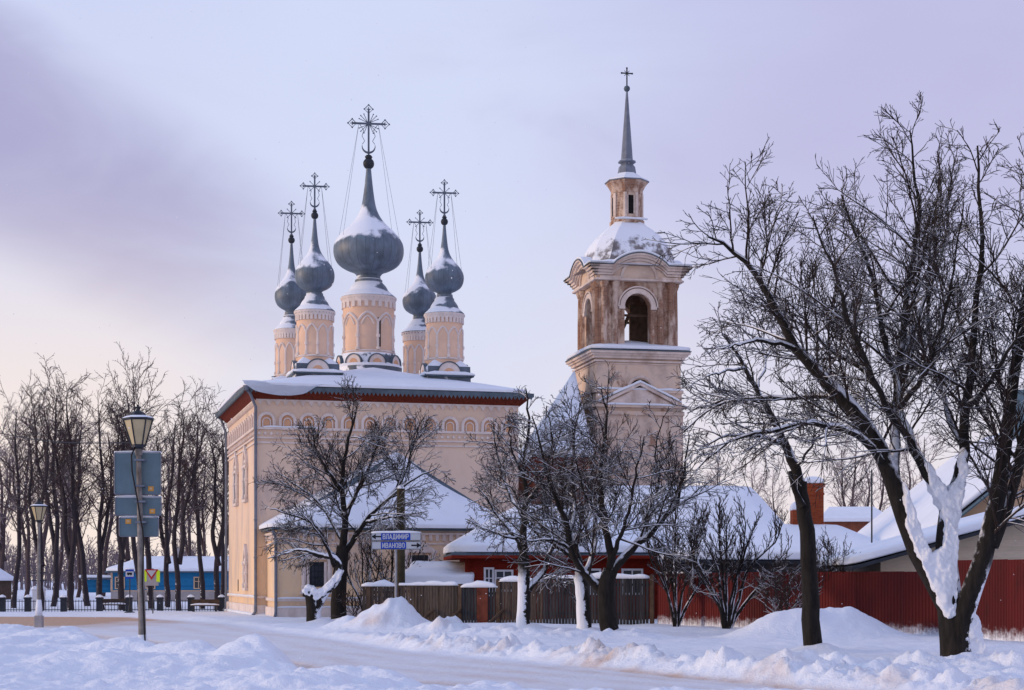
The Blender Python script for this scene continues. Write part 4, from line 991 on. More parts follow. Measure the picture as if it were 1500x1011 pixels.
    rb = rball*mm; mb = MB(); ball(mb, (0, 0, zB), rb, 10); mb.lathe([(rb*.5, zB+rb*.8), (rb*.7, zB+rb*1.2), (rb*.45, zB+rb*1.5)], 10); mb.build('finial_ball', 'iron', on, True)
    H = zof(ycr1, D)-zof(ycr0, D); Wd = wcross*mm; z0 = zof(ycr0, D); mb = cross_mb(H, Wd, .052 if central else .042, central); mb.T = Matrix.Identity(4)
    cr = mb.build('cross', 'cross', on); cr.location = (0, 0, z0); cr.rotation_euler = (0, 0, -.12)
    mb = MB()
    for s in (-1, 1):
        for t in (-1, 1): mb.tube([(s*Wd*.30, 0, z0+H*.70), (s*ro*.80, t*ro*.42, zn+hh*.33)], .0075, 4)
    mb.build('guy_wire', 'cross', on)
dome('back left drum', 427, 98.5, 46, 560, 553, 484, 50, 464, 21, 458, 49, 352, 5, 345, 299, 30, 12)
dome('back right drum', 615, 100.5, 47, 560, 553, 488, 54, 470, 21, 464, 51, 365, 5, 358, 312, 30, 12)
dome('thickest middle drum with a slit window', 540, 95.5, 75, 540, 520, 437, 81, 411, 34, 405, 103, 240, 8.3, 231, 160, 48, 8, True)
dome('front left drum', 461, 89.8, 53, 549, 526, 457, 60, 435, 24, 430, 58, 316, 5.4, 308, 258, 33, 10)
dome('front right drum', 651, 91.6, 53, 553, 530, 461, 59, 438, 24, 432, 57, 325, 5.4, 317, 268, 33, 10)

# ------------------------------------------------------------------ the bell tower
TT = R(12); TX, TY = xof(873, 100), 100.; TW = 5.25; ZK = .0404
tower = thing('bell_tower', 'tall bell tower of peeling plaster with open arched belfry, snowy dome and thin spire', 'bell tower', (TX, TY, 0), TT)
zt = lambda y: EYE+(HZ-y)*ZK                    # rows of the front face
zm = lambda y: EYE+(HZ-y)*.0413                 # rows of the middle axis
FACES = [Matrix.Translation((TW/2, TW/2, 0)) @ Matrix.Rotation(i*math.pi/2, 4, 'Z') @ Matrix.Translation((-TW/2, -TW/2, 0)) for i in range(4)]
z_ped = zt(596); z_str = zt(574); z_cor = zt(520)
mb = MB(); mb.box(0, TW, 0, TW, -.5, z_str); base_t = mb.build('lower_tier', 'tower_plaster', tower)
mb = MB()
for T in FACES:
    mb.T = T
    for x in (.02, TW-.82): mb.box(x, x+.8, -.10, .02, -.4, z_ped-.55)
    mb.box(-.12, TW+.12, -.14, .02, z_ped-.55, z_ped-.30); mb.box(-.2, TW+.2, -.28, .02, z_ped-.12, z_ped+.05)
    mb.box(1.3, TW-1.3, -.06, .02, zt(760), zt(630))
    mb.box(-.06, TW+.06, -.10, .02, z_str-.12, z_str+.08)
mb.build('tier_moulding', 'tower_plaster', base_t, bevel=.02)
mb = MB(); c = TW/2
mb.prism([(.5, z_ped+.05), (TW-.5, z_ped+.05), (c, zt(569))], -.12, .02)
for s in (-1, 1):
    x0 = c+s*(c-.35); q = [(x0, z_ped+.06), (c, zt(567)+.02), (c, zt(567)+.22), (x0-s*.0, z_ped+.24)]; mb.prism(q if s < 0 else q[::-1], -.30, .02)
ped = mb.build('pediment', 'tower_trim', tower)
mb = MB(); mb.ridge([(.1, -.22, z_ped+.25), (c, -.22, zt(567)+.22), (TW-.1, -.22, z_ped+.25)], .3, .12, 3); mb.ridge([(.5, -.22, z_ped+.05), (TW-.5, -.22, z_ped+.05)], .2, .10, 4); mb.ridge([(-.05, -.06, z_str+.08), (TW+.05, -.06, z_str+.08)], .16, .10, 5)
mb.build('ledge_snow', 'snow', ped, True)
# middle zone with a half-round window
mb = MB(); th = .55; mb.arch_wall(.05, TW-.05, z_str, z_cor, c+.1, .68, z_str+.02, z_str+.02, .05, th)
mb.box(.05, th, th, TW-.05, z_str, z_cor); mb.box(TW-th, TW-.05, th, TW-.05, z_str, z_cor); mb.box(th, TW-th, TW-th, TW-.05, z_str, z_cor)
mid = mb.build('middle_tier', 'tower_plaster', tower)
mb = MB(); mb.box(th, TW-th, 1.4, 1.45, z_str, z_cor); mb.build('window_backing', 'dark', mid)
mb = MB(); mb.arch_ring(c+.1, z_str+.1, .68, .82, -.03, .1); mb.build('window_frame', 'tower_trim', mid)
mb = MB(); prof = [(0, z_cor-.62, .05), (.1, z_cor-.5, .10), (.17, z_cor-.30, .16), (.30, z_cor-.14, .12), (.42, z_cor-.02, .14)]
for (p, z, h) in prof: mb.box(-p, TW+p, -p, TW+p, z-.0, z+h)
mb.build('cornice', 'tower_trim', tower)
mb = MB(); mb.prism_z([(-.46, -.46), (TW+.46, -.46), (TW+.46, TW+.46), (-.46, TW+.46)], z_cor+.125, z_cor+.19); ct = mb.build('cornice_cover', 'tin', tower)
v, f = hip(-.45, TW+.45, -.45, TW+.45, z_cor+.19, TW/2, TW/2, TW/2, z_cor+1.0); roof_shell('cornice_snow', v, f, .22, 'snow', ct, .0, 6, .12, 3)
# belfry: four arched walls
zb = z_cor+.15; zs = zt(451); zent = zt(414); IN = .30
mb = MB(); ft = .62
for i, T in enumerate(FACES):
    mb.T = T; mb.arch_wall(IN+(ft if i % 2 else 0), TW-IN-(ft if i % 2 else 0), zb, zent, c, .80, zt(513), zs, IN, IN+ft)
bel = mb.build('belfry', 'tower_brick', tower)
mb = MB(); mb.box(IN+.1, TW-IN-.1, IN+.1, TW-IN-.1, zb-.05, zb+.12); mb.build('belfry_floor', 'wood', bel)
for T in FACES:
    mb = MB(); mb.T = T
    mb.arch_ring(c, zs, .82, 1.10, IN-.12, IN+.05, 0); mb.arch_ring(c, zs, 1.16, 1.24, IN-.16, IN+.05, 0)
    for s in (-1, 1): mb.box(c+s*.98-.18, c+s*.98+.18, IN-.14, IN+.04, zs-.12, zs+.06)
    mb.build('arch_moulding', 'tower_trim', bel)
for T in FACES:
    for x in (.58, 1.22, TW-1.22, TW-.58):
        mb = MB(); mb.T = T @ Matrix.Translation((x, IN-.02, 0)); mb.lathe([(.27, zb), (.27, zb+.28), (.21, zb+.36), (.205, (zb+zent)/2), (.18, zent-.40), (.22, zent-.36), (.24, zent-.26), (.29, zent-.16), (.29, zent-.0)], 14); mb.build('half_column', 'tower_brick', bel, True, auto=35)
mb = MB()
for T in FACES:
    mb.T = T; mb.ridge([(.35, IN-.25, zb+.1), (1.6, IN-.25, zb+.1)], .35, .22, 6); mb.ridge([(TW-1.6, IN-.25, zb+.1), (TW-.3, IN-.25, zb+.1)], .35, .22, 7)
mb.build('ledge_snow', 'snow', bel, True)
mb = MB()
for s in (-.28, .28): mb.tube([(1.35, 1.6+s, zb), (2.55, 1.6+s, zs-.1)], .06, 5)
for i in range(9):
    t = (i+.5)/9; mb.tube([(1.35+1.2*t, 1.32, zb+(zs-.1-zb)*t), (1.35+1.2*t, 1.88, zb+(zs-.1-zb)*t)], .035, 4)
mb.tube([(.8, 1.2, zs-.35), (TW-.8, 1.2, zs-.35)], .08, 6); mb.tube([(.8, TW-1.2, zs-.35), (TW-.8, TW-1.2, zs-.35)], .08, 6)
mb.box(2.75, TW-.85, 2.4, 2.6, zb, zs+.5)
mb.build('belfry_stair', 'wood', bel)
mb = MB(); mb.box(IN, TW-IN, IN, TW-IN, zent-.02, zent+.2); mb.build('belfry_ceiling', 'wood', bel)
# entablature whose cornice arches up over each face
ze = zt(394); zcr = zt(376); a0, a1 = .95, TW-.95
def crest(x0, x1, zz, lift, n=18, ext=0.):
    p = [(x0-ext, zz)]
    for i in range(n+1):
        t = i/n; x = a0+(a1-a0)*t; p.append((x, zz+lift*math.sin(math.pi*t)**.75))
    p.append((x1+ext, zz)); return p
mb = MB()
for i, T in enumerate(FACES):
    mb.T = T; e = .55 if i % 2 else 0; pth = crest(0.02+e, TW-.02-e, ze-.08, zcr-ze)
    for (xa, za), (xb, zb_) in zip(pth[:-1], pth[1:]):
        if xb-xa > 1e-6: mb.prism([(xa, zent), (xb, zent), (xb, zb_), (xa, za)], .04, .55)
ent = mb.build('entablature', 'tower_plaster', tower)
mb = MB()
for T in FACES:
    mb.T = T
    for x in (.25, TW-1.5): mb.box(x, x+1.25, -.08, .06, zent, ze-.55)
    mb.box(-.02, TW+.02, -.13, .06, zent+.02, zent+.12); mb.arch_ring(c, zent+.15, 1.0, 1.16, -.06, .08, 0)
    for k_, (p, dz, h) in enumerate(((.12, -.50, .12), (.22, -.36, .14), (.36, -.20, .14), (.5, -.06, .10))): mb.sweep(crest(0, TW, ze+dz, zcr-ze, ext=p), .1, -p, h)
mb.build('arched_cornice', 'tower_trim', ent)
mb = MB()
for T in FACES:
    mb.T = T; mb.sweep(crest(0, TW, ze+.045, zcr-ze, ext=.56), .5, -.56, .05)
lid = mb.build('cornice_lid', 'tin', ent)
mb = MB()
for T in FACES:
    mb.T = T; mb.sweep(crest(0, TW, ze+.10, zcr-ze, ext=.50), .9, -.50, .15)
mb.build('cornice_snow', 'snow', lid, bevel=.06)
# snowy dome
def sq(hw, ch): return [(-hw+ch, -hw), (hw-ch, -hw), (hw, -hw+ch), (hw, hw-ch), (hw-ch, hw), (-hw+ch, hw), (-hw, hw-ch), (-hw, -hw+ch)]
zd0, zd1 = ze+.1, zm(330); mb = MB(); rings = [(0, 3.02, .25), (.05, 2.72, .55), (.12, 2.50, .74), (.28, 2.42, .80), (.45, 2.27, .80), (.60, 2.03, .74), (.74, 1.71, .64), (.86, 1.35, .52), (.95, 1.02, .40), (1., .9, .34)]
vs_, fs_ = [], []
for t, hw, ch in rings: vs_ += [(x+TW/2, y+TW/2, zd0+(zd1-zd0)*t) for x, y in sq(hw, ch)]
for i in range(len(rings)-1):
    for j in range(8): fs_.append((i*8+j, i*8+(j+1) % 8, i*8+8+(j+1) % 8, i*8+8+j))
mb.add(vs_, fs_+[tuple((len(rings)-1)*8+j for j in range(8)), tuple(range(7, -1, -1))]); dm = mb.build('dome', 'tower_dome', tower, True, auto=22)
CT = (TW/2, TW/2, 0)
# lantern
zl0, zl1, zl2 = zd1-.05, zm(280), zm(269); r8 = math.pi/8+.0
mb = MB(); mb.lathe([(1.06, zl0), (1.06, zl0+.22), (.98, zl0+.28), (.93, zl0+.36), (.91, zl1-.28), (.97, zl1-.25), (.97, zl1-.1), (1.02, zl1), (1.12, zl1+.18), (1.26, zl2-.1), (1.3, zl2)], 8, CT, rot=r8); lan = mb.build('lantern', 'tower_brick', tower)
mb = MB()
for i in range(8):
    T = Matrix.Translation(CT) @ Matrix.Rotation(i*math.pi/4, 4, 'Z'); mb.T = T; ap = .925*math.cos(math.pi/8)
    if i % 2 == 0: k2 = MB(); k2.T = T; k2.box(-.17, .17, -ap-.015, -ap+.1, zl0+.55, zl1-.45); k2.build('lantern_opening', 'dark', lan)
    for s in (-1, 1): mb.box(s*.33-.06, s*.33+.06, -ap-.07, -ap+.05, zl0+.36, zl1-.28)
    if i % 2 == 0:
        for s in (-1, 1): mb.box(s*.20-.035, s*.20+.035, -ap-.05, -ap+.05, zl0+.55, zl1-.45)
mb.build('lantern_trim', 'tower_trim', lan)
mb = MB(); mb.ridge([(TW/2-1., TW/2-.98, zl0+.22), (TW/2+1., TW/2-.98, zl0+.22)], .25, .10, 4); mb.build('ledge_snow', 'snow', lan, True)
mb = MB(); mb.lathe([(1.36, zl2-.02), (1.36, zl2+.04), (.9, zl2+.22), (.58, zm(258)), (.58, zm(258)+.02), (.50, zm(246)), (.36, zm(242)), (.40, zm(241)), (.55, zm(239.5)), (.52, zm(237)), (.30, zm(236))], 8, CT, rot=r8); lr = mb.build('lantern_roof', 'tin_light', lan)
mb = MB(); mb.lathe([(1.33, zl2+.05), (1.28, zl2+.13), (.88, zl2+.32), (.60, zm(258)+.08), (.5, zm(258)+.06)], 8, CT, rot=r8, cap=False); mb.build('roof_snow', 'snow', lr)
mb = MB(); mb.lathe([(.54, zm(239.5)+.01), (.46, zm(238)+.06), (.3, zm(236)+.03)], 8, CT, rot=r8, cap=False); mb.build('collar_snow', 'snow', lr)
mb = MB(); mb.lathe([(.36, zm(236)-.05), (.33, zm(225)), (.055, zm(134))], 8, CT, rot=r8); sp_ = mb.build('spire', 'tin_light', tower)
mb = MB(); ball(mb, (TW/2, TW/2, zm(131)), .19, 10); mb.build('finial_ball', 'tin', sp_, True)
mb = MB(); z0, z1, zc = zm(127), zm(101), zm(108.5); x = y = TW/2
mb.box(x-.035, x+.035, y-.03, y+.03, z0-.1, z1); mb.box(x-.33, x-.035, y-.03, y+.03, zc-.035, zc+.035); mb.box(x+.035, x+.33, y-.03, y+.03, zc-.035, zc+.035)
for p in ((x-.33, y, zc), (x+.33, y, zc), (x, y, z1)): ball(mb, p, .06, 6)
for s in (-1, 1):
    for q in (-1, 1): mb.tube([(x, y, zc), (x+s*.16, y, zc+q*.16)], .018, 4)
mb.build('cross', 'iron', sp_)

# steep-roofed refectory between church and tower
ref = thing('refectory', 'red brick refectory under a steep snowy roof, seen between church and bell tower', 'building', (1.15, 95, 0), R(12))
mb = MB(); mb.box(0, 3.3, 0, 9, -.3, 8.7); mb.build('wall', 'brick', ref)
mb = MB(); mb.box(-.12, 3.42, -.14, 9, 8.4, 8.72); mb.box(-.08, 3.38, -.08, 9, 7.7, 7.9); mb.build('cornice', 'soffit', ref)
for x in (.5, 1.7):
    mb = MB(); mb.box(x, x+.6, -.03, .05, 5.6, 7.1); mb.build('window', 'glass', ref)
v = [(.75, -.25, 8.75), (3.5, -.25, 8.75), (4.1, 9.2, 8.75), (.75, 9.2, 8.75), (3.75, 5.3, 14.1), (3.95, 6.5, 14.1)]
rr_ = roof_shell('roof', v, [(0, 1, 4), (1, 2, 5, 4), (2, 3, 5), (3, 0, 4, 5)], .08, 'tin_light', ref); roof_shell('roof_snow', v, [(0, 1, 4), (1, 2, 5, 4), (2, 3, 5), (3, 0, 4, 5)], .2, 'roof_snow', rr_, .085, 5, .1, 1, grow=.03)

# ------------------------------------------------------------------ wooden and other houses
def win(parent, x, y, z0, z1, hw, frame='white_board', mull=1, depth=.06, sy=-1):
    a, b = MB(), MB(); f_ = .09
    a.box(x-hw-f_, x-hw, y-depth, y+.02, z0-f_, z1+f_); a.box(x+hw, x+hw+f_, y-depth, y+.02, z0-f_, z1+f_); a.box(x-hw, x+hw, y-depth, y+.02, z1, z1+f_); a.box(x-hw, x+hw, y-depth, y+.02, z0-f_, z0)
    for i in range(mull): xx = x-hw+2*hw*(i+1)/(mull+1); a.box(xx-.03, xx+.03, y-depth*.7, y+.02, z0, z1)
    a.box(x-hw, x+hw, y-depth*.65, y+.02, z0+(z1-z0)*.62, z0+(z1-z0)*.62+.05)
    b.box(x-hw, x+hw, y-.012, y+.02, z0, z1); o = a.build('window', frame, parent); b.build('pane', 'glass', o); return o
# red log house
hx, hy = xof(685, 76), 76
red = thing('log_house', 'dark red log house with thick snow on its roof behind the plank fence', 'house', (hx, hy, 0), R(5))
mb = MB(); mb.box(0, 9.1, 0, 6.4, -.3, 2.95); mb.build('wall', 'red_wall', red)
mb = MB(); 
for x in (0, 4.4, 9.1): mb.box(x-.12, x+.12, -.10, .02, -.3, 2.9)
mb.box(-.75, 9.6, -.75, 6.9, 2.84, 2.97); mb.build('eave_boards', 'red_wall', red)
win(red, .95, 0, 1.25, 2.35, .14); win(red, 1.62, 0, 1.45, 2.25, .33, mull=1); win(red, 5.5, 0, 1.3, 2.3, .4); win(red, 7.4, 0, 1.3, 2.3, .4)
v, f = hip(-.75, 9.6, -.75, 6.9, 2.97, 2.6, 7.0, 3.1, 5.0); r_ = roof_shell('roof', v, f, .08, 'tin', red); roof_shell('roof_snow', v, f, .40, 'roof_snow', r_, .085, 8, .30, 5)
shd = thing('shed', 'low shed heaped with smooth snow between plank fence and church apse', 'shed', (xof(597, 75.5), 75.5, 0), R(3))
mb = MB(); mb.box(.1, 2.75, .1, 2.6, -.3, 1.55); mb.build('wall', 'wood', shd)
v = [(-.25, -.2, 1.55), (2.85, -.2, 1.55), (2.85, 2.9, 2.2), (.25, 2.9, 2.2)]; r_ = roof_shell('roof', v, [(0, 1, 2, 3)], .06, 'wood', shd); roof_shell('roof_snow', v, [(0, 1, 2, 3)], .50, 'roof_snow', r_, .065, 10, .28, 6)
# long house behind it
lg = thing('long_house', 'long low house under a broad snow roof with dark eaves, right of the log house', 'house', (xof(880, 84), 84, 0), R(3))
mb = MB(); mb.box(0, 9.9, 0, 7., -.3, 2.7); mb.build('wall', 'wood', lg)
v, f = hip(-1.3, 10.3, -1.2, 8.2, 2.75, .2, 8.2, 3.4, 6.45); r_ = roof_shell('roof', v, f, .1, 'iron', lg); roof_shell('roof_snow', v, f, .34, 'roof_snow', r_, .105, 8, .2, 4)
win(lg, 4., 0, 1., 2.1, .45); win(lg, 7., 0, 1., 2.1, .45)
# lower house with the brick chimney
lo = thing('low_house', 'low dark-walled house with a thick smooth snow roof and a tall brick chimney', 'house', (xof(1000, 73), 73, 0), R(2))
mb = MB(); mb.box(.2, 9., .2, 6.3, -.3, 2.55); mb.build('wall', 'iron', lo)
v, f = hip(-.6, 9.75, -.4, 7., 2.62, 2.6, 7.4, 3.3, 3.98); r_ = roof_shell('roof', v, f, .08, 'iron', lo); roof_shell('roof_snow', v, f, .40, 'roof_snow', r_, .085, 8, .18, 6)
cx = 6.4; mb = MB(); mb.box(cx-.42, cx+.42, 3.4, 4.2, 3.4, 6.05); mb.box(cx-.47, cx+.47, 3.35, 4.25, 6.05, 6.22); mb.box(cx-.45, cx+.45, 3.37, 4.23, 5.7, 5.8); ch = mb.build('chimney', 'chimney', lo)
mb = MB(); mb.lathe([(.66, 6.22), (.62, 6.40), (.36, 6.52), (.1, 6.55)], 4, (cx, 3.8, 0), rot=math.pi/4); o = mb.build('chimney_snow', 'snow', ch, bevel=.06)
mb = MB(); mb.box(cx-1.02, cx-.66, 3.2, 3.8, 3.7, 5.0); ch = mb.build('chimney', 'chimney', lo)
mb = MB(); mb.lathe([(.34, 5.0), (.28, 5.25), (.08, 5.4)], 4, (cx-.84, 3.5, 0), rot=math.pi/4); mb.build('chimney_snow', 'snow', ch, bevel=.06)
# cream gabled house
ch_ = thing('gabled_house', 'cream house with a steep snow-covered gable roof edged in blue tin at the right', 'house', (xof(1378, 68), 68, 0), R(0))
gx, gz_, ez = 6.0, 8.6, 3.85
mb = MB(); mb.prism([(0, -.3), (12, -.3), (12, ez), (gx, gz_), (0, ez)], 0, 15); mb.build('wall', 'cream', ch_)
v = [(-.85, -.6, ez-.75), (gx, -.6, gz_-.0), (12.85, -.6, ez-.75), (-.85, 15.5, ez-.75), (gx, 15.5, gz_), (12.85, 15.5, ez-.75)]; f = [(0, 1, 4, 3), (1, 2, 5, 4)]
r_ = roof_shell('roof', v, f, .14, 'tin_light', ch_, .08); roof_shell('roof_snow', v, f, .34, 'roof_snow', r_, .225, 6, .16, 4)
mb = MB(); mb.tube([(-.7, -.72, ez-.5), (gx, -.72, gz_+.16)], .07, 6); mb.build('verge_trim', 'sign_back', r_)
win(ch_, 6., 0, 4.2, 5.6, .6); win(ch_, 3.4, 0, 1.2, 2.5, .5)
mb = MB(); mb.box(4.35, 5.0, 5.0, 5.65, 7.6, 9.9); mb.box(4.28, 5.07, 4.93, 5.72, 9.9, 10.02); mb.build('roof_vent', 'sign_back', ch_)
mb = MB(); mb.box(-.8, -.72, -.5, -.42, .3, 3.5); mb.box(-.85, .3, -.58, -.3, 2.95, 3.1); mb.build('porch_post', 'white_board', ch_)
# cream-sided outbuilding just behind the red fence
sh = thing('outbuilding', 'outbuilding with cream siding and a low-pitched snowy roof right behind the red fence', 'outbuilding', (xof(1290, 58), 58, 0), 0)
mb = MB(); mb.prism([(0, -.3), (12.6, -.3), (12.6, 2.5), (6.3, 4.25), (0, 2.5)], 0, 6); mb.build('wall', 'cream_siding', sh)
v = [(-1.1, -.7, 2.22), (6.3, -.7, 4.28), (13.6, -.7, 2.22), (-1.1, 6.5, 2.22), (6.3, 6.5, 4.28), (13.6, 6.5, 2.22)]
r_ = roof_shell('roof', v, f, .12, 'iron', sh); roof_shell('roof_snow', v, f, .34, 'roof_snow', r_, .125, 6, .14, 4)
# distant roofs
dh = thing('distant_house', 'small distant dark brick house with a snowy roof just right of the brick chimney', 'house', (xof(1208, 130), 130, 0), R(-5))
mb = MB(); mb.box(0, 4.6, 0, 5, -.3, 6.3); mb.build('wall', 'brick', dh); v, f = hip(-.4, 5., -.4, 5.4, 6.3, .6, 4., 2.5, 7.3); roof_shell('roof', v, f, .25, 'roof_snow', dh)
# blue house at the left
bh = thing('blue_house', 'long bright blue wooden house with cream window frames and a snowy roof', 'house', (xof(163, 150), 150, 0), R(4))
mb = MB(); mb.box(0, 13.2, 0, 8, .9, 2.5); mb.build('wall', 'blue_wall', bh)
mb = MB(); mb.box(-.03, 13.23, -.04, 8, -.5, .9); mb.build('plinth', 'stone', bh)
mb = MB(); mb.box(-.03, 13.23, -.06, .02, .86, .95); mb.box(-.06, .12, -.06, .05, .9, 2.5); mb.build('corner_board', 'cream', bh)
v, f = hip(-.5, 13.7, -.5, 8.5, 2.5, 2.2, 11.2, 4, 3.65); r_ = roof_shell('roof', v, f, .1, 'tin', bh); roof_shell('roof_snow', v, f, .3, 'roof_snow', r_, .105, 5, .15, 2)
for x in (.75, 3.4, 7.6): win(bh, x, 0, 1.15, 2.05, .34, 'cream', 1, .1)
win(bh, 11.2, 0, 1.15, 2.05, .34, 'cream', 1, .1)
mb = MB(); mb.box(-2.5, 0, .5, 5, .75, 1.9); po = mb.build('porch', 'blue_wall', bh)
mb = MB()
for x in (-2.45, -1.3): mb.box(x-.06, x+.06, .2, .32, -.3, 2.)
mb.build('porch_post', 'tin', po)
mb = MB(); mb.prism_z([(-2.8, -.1), (.0, -.1), (.0, 5.2), (-2.8, 5.2)], 1.95, 2.05); mb.build('porch_roof', 'tin', po)
mb = MB(); mb.prism_z([(-2.8, -.1), (.0, -.1), (.0, 5.2), (-2.8, 5.2)], 2.055, 2.3); mb.build('porch_snow', 'snow', po, bevel=.08)
mb = MB(); mb.box(5.2, 5.7, 3.8, 4.3, 3.4, 4.7); mb.build('chimney', 'stone', bh)
wh = thing('dark_house', 'dark wooden house with a pale roof at the left edge beyond the park', 'house', (xof(-98, 160), 160, 0), 0)
mb = MB(); mb.box(0, 5.6, 0, 6, -.3, 1.8); mb.build('wall', 'wood', wh); v, f = hip(-.4, 6., -.4, 6.4, 1.8, 1.5, 4, 3, 3.6); roof_shell('roof', v, f, .2, 'roof_snow', wh)

# ------------------------------------------------------------------ fences
f0 = Vector((xof(531, 72.5), 72.5, 0)); f1 = Vector((xof(957, 69), 69, 0)); d = f1-f0; ang = math.atan2(d.y, d.x); FLN = d.length
pf = thing('plank_fence', 'weathered grey-brown vertical plank fence with snow along its top', 'fence', f0, ang)
s_ = FLN/426.
def planks(x0, x1, z1, mat, name, seed, label=None, lean=.0):
    rr = random.Random(seed); mb = MB(); x = x0
    while x < x1-.02:
        w_ = min(.112, x1-x); zt_ = z1+rr.uniform(-.05, .04); dy = rr.uniform(-.014, .014); sl = rr.uniform(-.006, .006)
        mb.add([(x, dy, -.3), (x+w_, dy, -.3), (x+w_+sl, dy, zt_), (x+sl, dy, zt_), (x, dy+.025, -.3), (x+w_, dy+.025, -.3), (x+w_+sl, dy+.025, zt_), (x+sl, dy+.025, zt_)], [(0, 1, 2, 3), (5, 4, 7, 6), (3, 2, 6, 7), (0, 3, 7, 4), (1, 5, 6, 2)]); x += .135
    for z in (.45, z1-.35): mb.box(x0, x1, .04, .10, z, z+.10)
    o = mb.build(name, mat, pf)
    mb = MB(); mb.ridge([(x0-.03, .02, z1-.02), (x1+.03, .02, z1-.02)], .17, .15, seed, 1.1); mb.build('top_snow', 'snow', o, True); return o
px = lambda p: (p-531)*s_
planks(px(531), px(581), 1.66, 'wood_grey', 'plank_panel', 11); planks(px(588), px(676), 1.70, 'wood_grey', 'plank_panel', 12); planks(px(736), px(800), 1.86, 'wood_grey', 'plank_panel', 13); planks(px(800), px(951), 1.99, 'wood_dark', 'plank_panel', 14)
g1 = planks(px(681), px(734), 1.62, 'wood_dark', 'gate', 15); g1['label'] = 'lower two-leaf gate with a rusty brown board'
mb = MB(); mb.box(px(704), px(720), -.05, -.02, .0, 1.58); mb.build('rusty_board', 'wood_rust', g1)
for p, z in ((541, 1.72), (584.5, 1.55), (678.5, 1.72), (735, 1.9), (955, 2.1)):
    mb = MB(); mb.box(px(p)-.08, px(p)+.08, -.05, .12, -.3, z); mb.build('post', 'wood', pf)
for p in (632, 672, 735):
    mb = MB(); mb.tube([(px(p)-.28, -.9, -.05), (px(p)+.22, -.06, .62)], .07, 6); mb.build('prop', 'wood', pf)
    o = pf.children[-1]
for i, (a, b, h, lab) in enumerate((((963, 69.), (1402, 53.5), 2.17, 'long dark red corrugated sheet fence meeting the plank fence'), ((1400, 53.3), (1560, 47.5), 2.50, 'taller dark red corrugated sheet fence at the right edge behind the largest tree'))):
    p0 = Vector((xof(a[0], a[1]), a[1], 0)); p1 = Vector((xof(b[0], b[1]), b[1], 0)); dd = p1-p0; Ln = dd.length
    rf_ = thing('sheet_fence', lab, 'fence', p0, math.atan2(dd.y, dd.x)); npan = max(2, int(Ln/2.4))
    for j in range(npan):
        x0, x1 = Ln*j/npan, Ln*(j+1)/npan-.012; mb = MB(); pr = []; x = x0; kk_ = 0; st = (.05, .03, .05, .03); yy = (0, 0, .028, .028)
        while x < x1: pr.append((x, yy[kk_ % 4])); x += st[kk_ % 4]; kk_ += 1
        pr.append((x1, yy[kk_ % 4])); hj = h+random.uniform(-.015, .015); n = len(pr)
        mb.add([(x, y, -.25) for x, y in pr]+[(x, y, hj) for x, y in pr], [(q, q+1, n+q+1, n+q) for q in range(n-1)]); o = mb.build('sheet_panel', 'red_sheet', rf_)
        so_ = o.modifiers.new('thickness', 'SOLIDIFY'); so_.thickness = .004
        mb = MB(); mb.box(x0-.03, x0+.03, .05, .11, -.25, h-.05); mb.build('post', 'iron', rf_)
    mb = MB(); mb.box(0, Ln, .05, .09, h-.35, h-.29); mb.box(0, Ln, .05, .09, .4, .46); mb.build('rail', 'iron', rf_)
    if i == 0:
        mb = MB(); mb.ridge([(.2, .02, h), (Ln*.22, .02, h)], .08, .05, 31, .9); mb.build('top_snow', 'snow', rf_, True)
# wrought iron park fence
FI = thing('iron_fence', 'low black iron park fence with square posts along the tree row', 'fence', (xof(-20, 99), 99, 0), R(3.2)); LI = 15.
posts = [(q-(-20))*99/F for q in (3, 40, 92, 144, 187, 232, 277, 322)]
for x in posts:
    mb = MB(); mb.box(x-.17, x+.17, -.17, .17, -.3, .78); mb.box(x-.21, x+.21, -.21, .21, .78, .85); mb.lathe([(.25, .85), (.04, 1.0)], 4, (x, 0, 0), rot=math.pi/4); o = mb.build('post', 'iron', FI)
    mb = MB(); mb.lathe([(.23, .87), (.17, .95), (.05, 1.02)], 6, (x, 0, 0)); mb.build('post_snow', 'snow', o)
for a, b in zip(posts[:-1], posts[1:]):
    mb = MB()
    for z in (.12, .62): mb.box(a+.17, b-.17, -.02, .02, z, z+.04)
    n = int((b-a-.34)/.16)
    for i in range(1, n):
        x = a+.17+(b-a-.34)*i/n; mb.box(x-.013, x+.013, -.013, .013, -.1, .72)
    o = mb.build('panel', 'iron', FI)
for q, D, lab in ((52, 108, 'left one of two pale gate pillars at the park entrance near the smaller lamp'), (62, 108, 'right one of two pale gate pillars at the park entrance near the smaller lamp')):
    r = thing('gate_pillar', lab, 'pillar', (xof(q, D), D, 0), 0, 'park gate pillars'); mb = MB(); mb.box(-.16, .16, -.16, .16, -.3, 1.2); mb.box(-.2, .2, -.2, .2, 1.2, 1.28); mb.build('shaft', 'white_board', r)
    mb = MB(); mb.lathe([(.28, 1.28), (.2, 1.42), (.04, 1.5)], 6); mb.build('snow_cap', 'snow', r)
